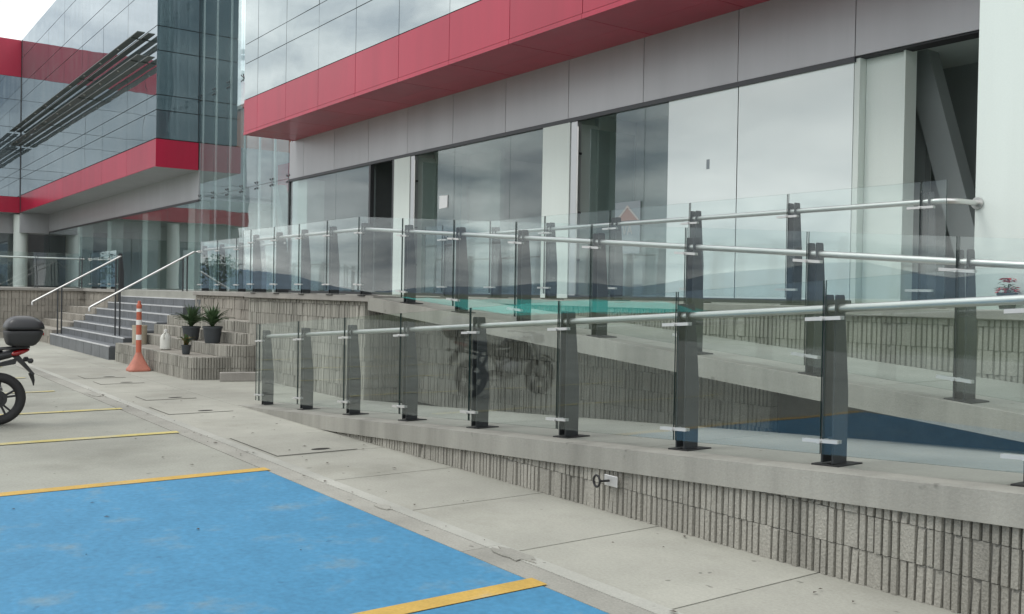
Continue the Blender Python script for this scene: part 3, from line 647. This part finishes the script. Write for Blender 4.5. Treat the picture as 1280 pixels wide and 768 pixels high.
for segs in (((-11.36, 2.72, -11.32, 2.58), (-11.32, 2.58, -11.28, 2.72)), ((-11.25, 2.58, -11.20, 2.72), (-11.20, 2.72, -11.15, 2.58), (-11.23, 2.63, -11.17, 2.63))):
    lm = MB()
    for xa, za, xb, zb in segs:
        d = Vector((xb - xa, 0, zb - za)).normalized(); q = Vector((-d.z, 0, d.x)) * .009; pa, pb = Vector((xa, YF + .006, za)), Vector((xb, YF + .006, zb)); th = Vector((0, .004, 0))
        lm.hexa([pa - q, pb - q, pb - q + th, pa - q + th], [pa + q, pb + q, pb + q + th, pa + q + th])
    lm.build('letter', 'poster_line', ps)
sk = MB().box(-9.62, -9.56, YF + .02, YF + .024, 3.46, 3.60).build('sticker', 'poster_grey'); tag(sk, 'small torn grey-blue sticker on the large white window', 'sticker')

# ------------------------------------------------------------------ glass tower block on the left
lb = thing('glass_tower', 'dark teal glass block with red band and sunshades beyond the stairs', 'building', (-45, 12, PZ))
XE = -32.37
lx = [XE - 3.66 * k for k in range(8)]
bx('core', 'joint_dark', lb, -58.1, XE - .03, YR + .03, 11.68, 5.62, 14.95)
for b, a in zip(lx, lx[1:]):
    for z0, z1 in zip(rows, rows[1:]): jpane(lb, 'glass_pane', 'tower_glass', a + .012, b - .012, YR, YR + .02, z0 + .012, z1 - .012, 'y', .0022)
    jpane(lb, 'red_panel', 'red_panel', a + .006, b - .006, YR, YR + .025, 5.60, 6.50, 'y', .001)
    jpane(lb, 'grey_panel', 'grey_panel', a + .006, b - .006, YF, YF + .02, 4.62, 5.59, 'y', .001)
    bx('soffit_panel', 'grey_panel', lb, a + .006, b - .006, YR + .03, YF, 5.585, 5.61)
    bx('shop_window', 'shop_glass', lb, a + .02, b - .02, YF + .03, YF + .042, 1.58, 4.55)
    bx('head_frame', 'frame_dark', lb, a, b, YF - .005, YF + .08, 4.55, 4.615)
yend = [8.98, 10.36, 11.70]
for y0, y1 in zip(yend, yend[1:]):
    for z0, z1 in zip(rows, rows[1:]): jpane(lb, 'side_pane', 'tower_side_glass', XE - .02, XE, y0 + .012, y1 - .01, z0 + .012, z1 - .012, 'x', .003)
bx('red_end_panel', 'red_panel', lb, XE - .02, XE + .005, YR + .0, YF - .03, 5.585, 6.50)
bx('end_wall', 'grey_panel', lb, XE - .02, XE, YF + .02, 14, 4.62, 6.50)
for x in (-33.4, -39.2, -44.9, -50.6): bx('pillar', 'white_wall', lb, x - .36, x + .36, YF + .1, YF + .6, 1.55, 4.62)
bx('back_wall', 'interior_wall', lb, -58, XE, 14.2, 14.4, PZ, 5.5); bx('ceiling', 'interior_wall', lb, -58, XE, YF + .1, 14.2, 4.7, 4.8)
for z in (9.90, 9.15):
    sh = thing('sunshade', 'dark metal sunshade slats, %s shelf on the glass tower front' % ('upper' if z > 9.5 else 'lower'), 'sunshade', (-45, 8.7, z), group='sunshades on the tower')
    for y0, y1 in ((8.36, 8.60), (8.70, 8.92)): bx('slat', 'sunshade', sh, -57.8, XE - .03, y0, y1, z - .014, z + .014)
    for k in range(4): bx('bracket', 'sunshade', sh, -57 + 7.9 * k, -56.95 + 7.9 * k, 8.37, 8.975, z - .05, z - .016)
    for k in range(9): MB().lathe([(.04, 0), (.04, .03)], 10, (-56 + 2.6 * k, 8.46, z - .046)).build('downlight', 'tape_white', sh)

# ------------------------------------------------------------------ far wing, facing the stairs
bx('corner_mullion', 'frame_dark', lb, -58.2, -57.98, YR - .012, YR + .15, 5.58, 14.95)
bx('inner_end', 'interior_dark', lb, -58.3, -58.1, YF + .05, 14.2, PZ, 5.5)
wg = thing('far_wing', 'far wing with red parapet and red band facing the stairs', 'building', (-60, 0, 0))
XW = -58.18
bx('core', 'joint_dark', wg, -75, XW - .03, -.9, YR + .02, 5.62, 14.9)
wy = [8.97 - 3.3 * k for k in range(4)]
for b, a in zip(wy, wy[1:]):
    jpane(wg, 'red_panel', 'red_panel', XW - .02, XW + .005, a + .008, b - .008, 12.95, 14.95, 'x', .001)
    jpane(wg, 'red_panel', 'red_panel', XW - .02, XW + .005, a + .008, b - .008, 5.57, 6.43, 'x', .001)
    for z0, z1 in ((6.43, 7.45), (7.45, 7.95), (7.95, 9.4), (9.4, 10.2), (10.2, 11.7), (11.7, 12.95)): jpane(wg, 'glass_pane', 'tower_glass', XW - .02, XW, a + .012, b - .012, z0 + .01, z1 - .01, 'x', .002)
    bx('grey_panel', 'grey_panel', wg, XW - 1.42, XW - 1.4, a + .006, b - .006, 4.5, 5.6); bx('soffit_panel', 'grey_panel', wg, XW - 1.4, XW - .03, a + .006, b - .006, 5.575, 5.61)
    bx('shop_window', 'shop_glass', wg, XW - 1.45, XW - 1.43, a + .02, b - .02, 1.58, 4.5)
bx('grey_panel', 'grey_panel', wg, XW - 1.42, XW + .1, 8.98, YF + .015, 4.5, 5.6)
bx('shop_window', 'shop_glass', wg, XW - 1.4, XW + .1, YF + .03, YF + .05, 1.58, 4.5)
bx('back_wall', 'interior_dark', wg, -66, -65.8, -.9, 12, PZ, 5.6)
for y in (9.1, 3.5): MB().lathe([(.36, 0), (.36, 3.95)], 24, (XW - .5, y, PZ)).build('column', 'white_wall', wg, smooth=True)

# ------------------------------------------------------------------ glazed atrium between the blocks
at_ = thing('glass_atrium', 'tall clear glass curtain wall with white fins between the two blocks', 'atrium', (-28.5, 10.4, PZ))
fx = [-32.28, -30.96, -29.62, -28.38, -27.14, -25.98, -24.80]
arows = [1.60, 4.65, 8.0, 11.4, 14.9]
for a, b in zip(fx, fx[1:]):
    for z0, z1 in zip(arows, arows[1:]): jpane(at_, 'glass_pane', 'atrium_glass', a + .006, b - .006, YF, YF + .014, z0 + .006, z1 - .006, 'y', .003)
for x in fx:
    bx('fin', 'fin_white', at_, x - .022, x + .022, YF + .07, YF + .12, 1.55, 14.9)
    for z in arows[1:-1]:
        m = MB()
        for dx in (-.09, .09):
            for dz in (-.09, .09): m.tube([(x, YF + .05, z), (x + dx, YF - .012, z + dz)], .012, 6); m.lathe([(.028, 0), (.028, .012)], 8, (x + dx, YF - .016, z + dz), 'y')
        m.tube([(x, YF + .075, z), (x, YF + .03, z)], .02, 6).build('spider_fitting', 'frame_dark', at_)
bx('inner_wall', 'interior_wall', at_, -24.79, -24.74, YF + .3, 16, PZ, 5.6)
bx('gallery', 'steel_beam', at_, XE + .05, -24.8, 13.2, 15.2, 5.0, 5.5)
bx('gallery_fascia', 'red_panel', at_, XE + .05, -24.8, 13.16, 13.19, 5.0, 6.0)
bx('back_wall', 'steel_beam', at_, -46, -24.8, 15.3, 15.5, PZ, 6.6)
bx('end_panel', 'white_board', at_, -25.9, -24.82, YF + .6, YF + .7, PZ, 6.4)
MB().hexa([(-28.4, 12.0, 1.55), (-28.0, 12.0, 1.55), (-28.0, 12.3, 1.55), (-28.4, 12.3, 1.55)], [(-29.9, 12.0, 5.0), (-29.5, 12.0, 5.0), (-29.5, 12.3, 5.0), (-29.9, 12.3, 5.0)]).build('diagonal_brace', 'steel_beam', at_)

bb = thing('brick_building', 'plain red-brown brick block just showing behind the glass atrium', 'building', (-50, 22, 0))
bx('wall', 'brick_house', bb, -75, -30, 19, 27, -.1, 11.6); bx('parapet', 'cap', bb, -75.1, -29.9, 18.9, 27.1, 11.6, 11.8)
# ------------------------------------------------------------------ things on the terrace and pavement
dl = thing('traffic_delineator', 'tall orange traffic post with white bands on a worn cone base', 'traffic post', (-19.12, 5.03, 0))
c = (-19.12, 5.03, 0)
m = MB()
sq = lambda r, z, k=24, e=5: [(c[0] + r * (abs(math.cos(2 * PI * i / k)) ** (2 / e)) * math.copysign(1, math.cos(2 * PI * i / k)), c[1] + r * (abs(math.sin(2 * PI * i / k)) ** (2 / e)) * math.copysign(1, math.sin(2 * PI * i / k)), z) for i in range(k)]
m.loft([sq(.20, 0.004), sq(.205, .03), sq(.195, .05), sq(.165, .10, e=4), sq(.10, .23, e=3), sq(.062, .33, e=2), sq(.055, .36, e=2)]).build('cone_base', 'orange_base', dl, smooth=True)
MB().lathe([(.052, .34), (.05, .7), (.046, 1.22), (.05, 1.24), (.05, 1.27), (.03, 1.30), (.028, 1.34), (.012, 1.352)], 20, c).build('pole', 'orange_plastic', dl, smooth=True)
for z0, z1, r in ((.60, .70, .0525), (.89, .985, .0515), (1.14, 1.20, .0495)): MB().lathe([(r, z0), (r - .0008, z1)], 20, c).build('white_band', 'tape_white', dl, smooth=True)

def pot_plant(label, x, y, z, r, h, kind, n, L, seed, group=None, nm='potted_plant'):
    rnd = random.Random(seed); pt = thing(nm, label, 'potted plant', (x, y, z), group=group)
    p = MB().lathe([(r * .74, 0.0), (r * .80, h * .1), (r * .97, h * .86), (r * 1.05, h * .87), (r * 1.05, h), (r * .96, h), (r * .94, h * .9)], 22, (x, y, z)).build('pot', 'pot', pt, smooth=True)
    MB().lathe([(r * .9, h * .88), (r * .5, h * .93), (.01, h * .94)], 16, (x, y, z)).build('soil', 'soil', p)
    m = MB()
    for i in range(n):
        a = rnd.uniform(0, 2 * PI); tilt = rnd.uniform(.3, 1.5) if kind == 'spike' else rnd.uniform(.2, 1.3)
        ll = L * rnd.uniform(.55, 1.1); wd = .036 if kind == 'spike' else .045
        ca, sa = math.cos(a), math.sin(a); pts = []; px, pz = 0.0, 0.0; seg = 5
        z0 = z + h * .93 + rnd.uniform(0, .06)
        for k in range(seg + 1):
            pts.append((px, pz)); tt = tilt * (.55 + .9 * k / seg); px += ll / seg * math.sin(tt); pz += ll / seg * math.cos(tt)
        vs = []; 
        for k, (qx, qz) in enumerate(pts):
            ww = wd * (1 - (k / seg) ** 1.6) * (1 if k else .8) + .002
            for s_ in (-1, 0, 1): vs.append((x + ca * qx - sa * ww * s_, y + sa * qx + ca * ww * s_, z0 + qz + (.008 if s_ else 0)))
        fs = [(k * 3 + s_, k * 3 + s_ + 1, k * 3 + s_ + 4, k * 3 + s_ + 3) for k in range(seg) for s_ in (0, 1)]
        m.add(vs, fs, 1 if (kind == 'dry' and rnd.random() < .6) else 0)
    m.build('foliage', ['leaf', 'leaf_dry'], pt, smooth='all')
    return pt
pot_plant('spiky green plant in dark pot on the terrace, the one closer to the stairs', -18.80, 5.93, .60, .17, .27, 'spike', 90, .42, 1, 'spiky plants on the terrace')
pot_plant('spiky green plant in dark pot on the terrace, the one closer to the tall wall', -17.68, 5.97, .60, .175, .31, 'spike', 90, .42, 2, 'spiky plants on the terrace')
pot_plant('small yellowing plant in little black pot on the lowest terrace step', -17.72, 5.50, .40, .085, .17, 'dry', 40, .19, 3)
jg = thing('plastic_jug', 'white plastic jug with handle standing on the lowest terrace step', 'jug', (-19.2, 5.56, .4))
MB().lathe([(.09, 0), (.105, .015), (.105, .22), (.09, .27), (.045, .32), (.033, .335), (.033, .36)], 20, (-19.2, 5.56, .4)).build('body', 'jug', jg, smooth=True)
MB().lathe([(.036, .355), (.036, .39), (.02, .395)], 14, (-19.2, 5.56, .4)).build('cap', 'tape_white', jg, smooth=True)
MB().tube([(-19.17, 5.54, .74), (-19.11, 5.50, .72), (-19.095, 5.49, .66), (-19.11, 5.50, .61)], .013, 8).build('handle', 'jug', jg, smooth=True)
bk = thing('plastic_pipe', 'short beige plastic pipe standing upright by the step side', 'pipe', (-21.3, 5.62, .4))
MB().lathe([(.15, 0), (.15, .36), (.155, .36), (.155, .40), (.125, .40), (.12, .33)], 22, (-21.3, 5.62, .4)).build('pipe', 'beige_plastic', bk, smooth=True)
kb = bx('kerb_block', 'cap', None, -17.0, -16.30, 5.88, 6.02, 0.0, .155, bevel=.008)
for v in kb.data.vertices:
    q = Matrix.Rotation(math.radians(72), 3, 'Z') @ (v.co - Vector((-16.65, 5.95, 0))); v.co = q + Vector((-16.33, 6.02, 0.001))
tag(kb, 'loose grey concrete kerb block lying at the end of the terrace', 'kerb block')
tp = thing('wall_tap', 'black wall tap handle on a white plate in the ribbed wall under the lower ramp', 'tap', (-5.22, 4.73, .24))
bx('plate', 'clamp_steel', tp, -5.305, -5.165, 4.722, 4.734, .205, .285, bevel=.003)
MB().tube([(-5.25, 4.725, .245), (-5.265, 4.655, .245)], .009, 8).build('stem', 'plate_dark', tp)
MB().tube([(-5.268 - .006 * math.cos(a * PI / 10), 4.645 + .012 * math.cos(a * PI / 10), .24 + 0.0 + .042 * math.sin(a * PI / 10)) if False else (-5.30 + .034 * math.cos(a * PI / 10), 4.645, .242 + .042 * math.sin(a * PI / 10)) for a in range(21)], .0085, 8).build('handle', 'plate_dark', tp, smooth=True)
def flower(label, x, y, seed):
    rnd = random.Random(seed); f = thing('flower_pot', label, 'potted plant', (x, y, PZ), group='red flowers by the white wall')
    p = MB().lathe([(.062, 0), (.078, .12), (.085, .12), (.085, .145), (.07, .14)], 20, (x, y, PZ)).build('pot', 'pot', f, smooth=True)
    MB().tube([(x, y, PZ + .12), (x + .01, y, PZ + .22)], .006, 6).build('stem', 'leaf', p)
    for m_, n, z0, z1, rr in (('leaf', 16, .13, .20, .10), ('leaf_red', 60, .14, .19, .10), ('leaf_red', 40, .235, .27, .065), ('leaf', 8, .17, .23, .12)):
        mbb = MB()
        for i in range(n):
            a = rnd.uniform(0, 6.28); q = rnd.uniform(.2, 1) * rr; px, py, pz = x + q * math.cos(a), y + q * math.sin(a), PZ + rnd.uniform(z0, z1); s_ = .024
            ax_ = Vector((math.cos(a), math.sin(a), rnd.uniform(-.5, .4))).normalized(); bb = ax_.cross(Vector((0, 0, 1))).normalized(); cc = Vector((px, py, pz))
            mbb.add([cc - ax_ * s_, cc + bb * s_ * .55 + Vector((0, 0, .005)), cc + ax_ * s_ * 1.2, cc - bb * s_ * .55 + Vector((0, 0, .005))], [(0, 1, 2, 3)])
        mbb.build('leaves' if m_ == 'leaf' else 'petals', m_, f)
flower('red flowering plant in a dark pot by the white wall, nearer the handrail end', -4.21, 8.37, 5)
flower('red flowering plant in a dark pot by the white wall, farther from the handrail end', -3.93, 8.37, 6)
cb = bx('cardboard_sheet', 'cardboard', None, -41.3, -40.2, 11.0, 11.06, PZ, PZ + 1.5); tag(cb, 'brown cardboard sheet standing inside the shop window beyond the stairs', 'cardboard')
ct = bx('white_carton', 'white_board', None, -36.6, -35.2, 11.2, 11.8, PZ, PZ + 1.5, bevel=.01); tag(ct, 'white cabinet standing inside the shop window beyond the stair handrail', 'cabinet')

# ------------------------------------------------------------------ motorcycle (nose pointing away from the building)
bk = thing('motorcycle', 'black motorcycle with top box and red tail light, parked by the faded yellow lines', 'motorcycle', (-12.3, 1.02, 0))
BX, RY, FY, WR = -12.3, 1.68, 0.35, .302
def torus(y, R_, r, n=40, k=12, x=BX, z=WR, sx=1.0):
    m = MB(); vs = []; fs = []
    for i in range(n):
        a = 2 * PI * i / n
        for j in range(k):
            b = 2 * PI * j / k; rr = R_ + r * math.cos(b); vs.append((x + r * sx * math.sin(b), y + rr * math.cos(a), z + rr * math.sin(a)))
    for i in range(n):
        for j in range(k): fs.append((i * k + j, ((i + 1) % n) * k + j, ((i + 1) % n) * k + (j + 1) % k, i * k + (j + 1) % k))
    return m.add(vs, fs)
def wheel(y, wdt):
    wh = MB().lathe([(.05, -.06), (.055, -.05), (.055, .05), (.05, .06)], 18, (BX, y, WR), 'x').build('wheel', 'bike_matte', bk, smooth=True)
    torus(y, .247, .055, sx=wdt).build('tyre', 'rubber', wh, smooth='all')
    m = MB(); n = 40
    m.lathe([(.205, -.035), (.222, -.04), (.222, .04), (.205, .035), (.2, .0)], n, (BX, y, WR), 'x'); m.f = [f for f in m.f if len(f) == 4]; m.mi = [0] * len(m.f)
    m.build('rim', 'bike_matte', wh, smooth=True)
    sp = MB()
    for i in range(5):
        a = 2 * PI * i / 5 + .3
        for d in (-.16, .16):
            p0 = Vector((0, math.cos(a) * .04, math.sin(a) * .04)); p1 = Vector((0, math.cos(a + d) * .21, math.sin(a + d) * .21)); dr = (p1 - p0).normalized(); nn = Vector((0, -dr.z, dr.y)) * .011
            cc = Vector((BX, y, WR)); e = Vector((.016, 0, 0))
            sp.hexa([cc + p0 - nn - e, cc + p1 - nn - e, cc + p1 + nn - e, cc + p0 + nn - e], [cc + p0 - nn + e, cc + p1 - nn + e, cc + p1 + nn + e, cc + p0 + nn + e])
    sp.build('spokes', 'bike_matte', wh)
    MB().lathe([(.10, .045), (.10, .05), (.06, .05)], 28, (BX, y, WR), 'x').build('brake_disc', 'bike_matte', wh, smooth=True)
wheel(RY, 1.05); wheel(FY, .85)
def body(name, m, rings, sub=1, parent=None, k=12):
    """rings: (y, z, half-width, half-height)"""
    R_ = []
    for (y, z, hw, hh) in rings: R_.append([(BX + hw * math.copysign(abs(math.cos(2 * PI * i / k)) ** .75, math.cos(2 * PI * i / k)), y, z + hh * math.copysign(abs(math.sin(2 * PI * i / k)) ** .75, math.sin(2 * PI * i / k))) for i in range(k)])
    return MB().loft(R_).build(name, m, parent or bk, smooth='all', subsurf=sub)
body('fuel_tank', 'bike_black', [(.62, .82, .05, .03), (.66, .83, .12, .07), (.78, .86, .15, .10), (.95, .85, .14, .09), (1.08, .80, .09, .05), (1.12, .78, .06, .02)])
body('seat', 'bike_matte', [(1.06, .79, .07, .02), (1.12, .79, .11, .035), (1.32, .79, .13, .035), (1.42, .84, .12, .045), (1.68, .87, .10, .035), (1.74, .87, .06, .02)])
body('tail_cowl', 'bike_black', [(1.25, .73, .10, .03), (1.45, .75, .12, .055), (1.70, .79, .10, .06), (1.92, .84, .07, .04), (2.0, .86, .04, .015)])
body('tail_light', 'tail_red', [(1.80, .815, .105, .018), (1.85, .82, .10, .042), (1.95, .845, .078, .036), (2.02, .865, .045, .012)])
body('engine', 'bike_metal', [(.72, .44, .08, .12), (.78, .46, .13, .16), (1.0, .42, .15, .16), (1.14, .40, .13, .12), (1.2, .40, .06, .06)])
body('side_cover', 'bike_black', [(1.04, .62, .10, .06), (1.12, .64, .13, .10), (1.28, .66, .13, .08), (1.4, .70, .08, .03)])
body('fairing', 'bike_black', [(.56, .70, .08, .05), (.62, .70, .16, .13), (.74, .66, .17, .14), (.9, .60, .15, .08), (.96, .58, .08, .02)])
body('headlight', 'bike_black', [(.30, .90, .05, .05), (.34, .90, .10, .09), (.46, .90, .10, .09), (.52, .90, .06, .05)])
body('headlight_lens', 'lens_clear', [(.285, .90, .03, .03), (.295, .90, .08, .07), (.33, .90, .085, .075)])
body('front_mudguard', 'bike_black', [(.06, .50, .03, .01), (.15, .60, .055, .02), (.35, .66, .06, .02), (.55, .60, .055, .02), (.62, .52, .03, .01)])
# top box: lower tray and domed lid
def rbox(name, m, parent, rings, k=16):
    R_ = []
    for (z, y0, y1, hw) in rings:
        cy_, hy = (y0 + y1) / 2, (y1 - y0) / 2; R_.append([(BX + hw * math.copysign(abs(math.cos(2 * PI * (i + .5) / k)) ** .45, math.cos(2 * PI * (i + .5) / k)), cy_ + hy * math.copysign(abs(math.sin(2 * PI * (i + .5) / k)) ** .45, math.sin(2 * PI * (i + .5) / k)), z) for i in range(k)])
    return MB().loft(R_).build(name, m, parent, smooth='all', subsurf=1)
tb = rbox('top_box', 'bike_matte', bk, [(.905, 1.82, 2.02, .14), (.91, 1.77, 2.07, .17), (1.0, 1.75, 2.13, .195), (1.085, 1.74, 2.155, .205), (1.09, 1.75, 2.145, .20)])
rbox('lid', 'bike_black', tb, [(1.095, 1.74, 2.155, .205), (1.10, 1.735, 2.165, .21), (1.16, 1.745, 2.155, .205), (1.215, 1.78, 2.11, .18), (1.25, 1.85, 2.02, .11), (1.252, 1.88, 1.99, .08)])
bx('reflector', 'tail_red', tb, BX - .09, BX + .09, 2.136, 2.15, 1.03, 1.06)
MB().tube([(BX - .10, 1.62, .87), (BX - .10, 2.0, .895)], .012, 8).tube([(BX + .10, 1.62, .87), (BX + .10, 2.0, .895)], .012, 8).tube([(BX - .10, 1.9, .89), (BX + .10, 1.9, .89)], .012, 8).build('luggage_rack', 'bike_matte', bk)
MB().hexa([(BX - .05, 1.84, .78), (BX + .05, 1.84, .78), (BX + .05, 1.90, .80), (BX - .05, 1.90, .80)][::1], [(BX - .07, 2.045, .565), (BX + .07, 2.045, .565), (BX + .07, 2.06, .58), (BX - .07, 2.06, .58)]).build('number_plate_holder', 'bike_matte', bk)
MB().tube([(BX, 2.03, .59), (BX, 2.055, .50), (BX, 2.06, .44)], [.03, .018, .006], 8).build('mud_flap', 'bike_matte', bk)
for s_ in (-1, 1):
    MB().tube([(BX, 1.93, .74), (BX + s_ * .14, 1.99, .74)], .010, 6).lathe([(.012, 0), (.03, .015), (.03, .045), (.012, .06)], 10, (BX + s_ * .15, 1.97, .74), 'y').build('turn_signal', 'bike_matte', bk)
    MB().tube([(BX + s_ * .10, RY, WR), (BX + s_ * .09, 1.18, .38)], [.025, .032], 8).build('swingarm', 'bike_matte', bk)
    MB().tube([(BX + s_ * .09, FY, WR), (BX + s_ * .09, .60, .95)], .024, 10).build('fork', 'bike_metal', bk, smooth=True)
    MB().tube([(BX + s_ * .11, 1.58, .42), (BX + s_ * .11, 1.42, .72)], .03, 10).build('shock_absorber', 'bike_matte', bk, smooth=True)
    MB().tube([(BX + s_ * .22, .66, 1.06), (BX + s_ * .27, .64, 1.20)], .007, 6).lathe([(.02, -.01), (.06, 0), (.06, .015), (.03, .025)], 14, (BX + s_ * .28, .63, 1.23), 'y').build('mirror', 'bike_black', bk)
    MB().tube([(BX + s_ * .34, .74, 1.0), (BX + s_ * .22, .70, 1.0)], .018, 8).build('grip', 'rubber', bk)
    MB().tube([(BX + s_ * .12, 1.2, .33), (BX + s_ * .24, 1.2, .33)], .012, 6).build('foot_peg', 'bike_matte', bk)
MB().tube([(BX - .34, .74, 1.0), (BX - .18, .68, 1.01), (BX, .64, .99), (BX + .18, .68, 1.01), (BX + .34, .74, 1.0)], .012, 8).build('handlebar', 'bike_matte', bk, smooth=True)
MB().tube([(BX, .58, .92), (BX, .95, .70), (BX, 1.3, .70), (BX, 1.75, .82)], .03, 8).tube([(BX, .62, .80), (BX, .75, .35), (BX, 1.15, .30), (BX, 1.3, .68)], .022, 8).build('frame', 'bike_matte', bk)
MB().tube([(BX - .10, .74, .42), (BX - .13, .78, .26), (BX - .15, 1.2, .24), (BX - .17, 1.42, .32), (BX - .18, 1.75, .42)], [.022, .022, .025, .045, .05], 10).build('exhaust', 'bike_metal', bk, smooth=True)
MB().tube([(BX + .10, 1.1, .30), (BX + .22, 1.2, .01)], .012, 6).build('kickstand', 'bike_matte', bk)
MB().hexa([(BX - .05, 1.40, .62), (BX + .05, 1.40, .62), (BX + .05, 1.42, .64), (BX - .05, 1.42, .64)], [(BX - .06, 1.86, .70), (BX + .06, 1.86, .70), (BX + .06, 1.88, .76), (BX - .06, 1.88, .76)]).build('rear_mudguard', 'bike_matte', bk)

# ------------------------------------------------------------------ town behind the viewer, seen mirrored in the glass
def house(label, x, y, wd, dp, h, m, rh):
    o = thing('house', label, 'house', (x, y, 0), group='houses across the street')
    bx('wall', m, o, x - wd / 2, x + wd / 2, y - dp / 2, y + dp / 2, -.1, h)
    MB().prism([(x - wd / 2 - .4, h), (x + wd / 2 + .4, h), (x, h + rh)], 'y', y - dp / 2 - .4, y + dp / 2 + .4).build('roof', 'roof_tile', o)
    for i in range(3):
        xx = x - wd / 2 + wd * (i + .5) / 3
        f = bx('window', 'house_white', o, xx - .7, xx + .7, y + dp / 2, y + dp / 2 + .06, 1.0, 2.3); bx('pane', 'interior_dark', f, xx - .6, xx + .6, y + dp / 2 + .06, y + dp / 2 + .075, 1.1, 2.2)
house('red brick house with tiled gable roof across the car park', 6, -40, 11, 8, 3.4, 'brick_house', 2.2)
house('white rendered house with tiled gable roof across the car park', -14, -44, 12, 8, 3.2, 'house_white', 2.0)
rnd = random.Random(9); m = MB()
for i in range(34):
    a = math.radians(rnd.uniform(185, 330)); d = rnd.uniform(95, 210); cx_, cy_ = d * math.cos(a), d * math.sin(a)
    if -190 < cy_ < -40 and -260 < cx_ < -30 and rnd.random() < .8: continue
    h = rnd.uniform(4, 10); rr = h * rnd.uniform(.35, .55)
    for k in range(620):
        v = Vector((rnd.gauss(0, 1), rnd.gauss(0, 1), rnd.gauss(0, 1))).normalized() * rnd.uniform(.35, 1); q = Vector((cx_ + v.x * rr, cy_ + v.y * rr, h * .62 + v.z * h * .38)); s_ = rnd.uniform(.12, .24)
        u1 = Vector((rnd.gauss(0, 1), rnd.gauss(0, 1), rnd.gauss(0, 1))).normalized(); u2 = u1.cross(v).normalized()
        m.add([q - u1 * s_, q + u2 * s_, q + u1 * s_, q - u2 * s_], [(0, 1, 2, 3)])
    m.tube([(cx_, cy_, -.1), (cx_, cy_, h * .5)], [.25, .12], 6, caps=False)
tag(m.build('tree_belt', 'tree_leaf'), 'belt of dark green trees beyond the car park, mirrored in the glass', 'trees', kind='stuff')
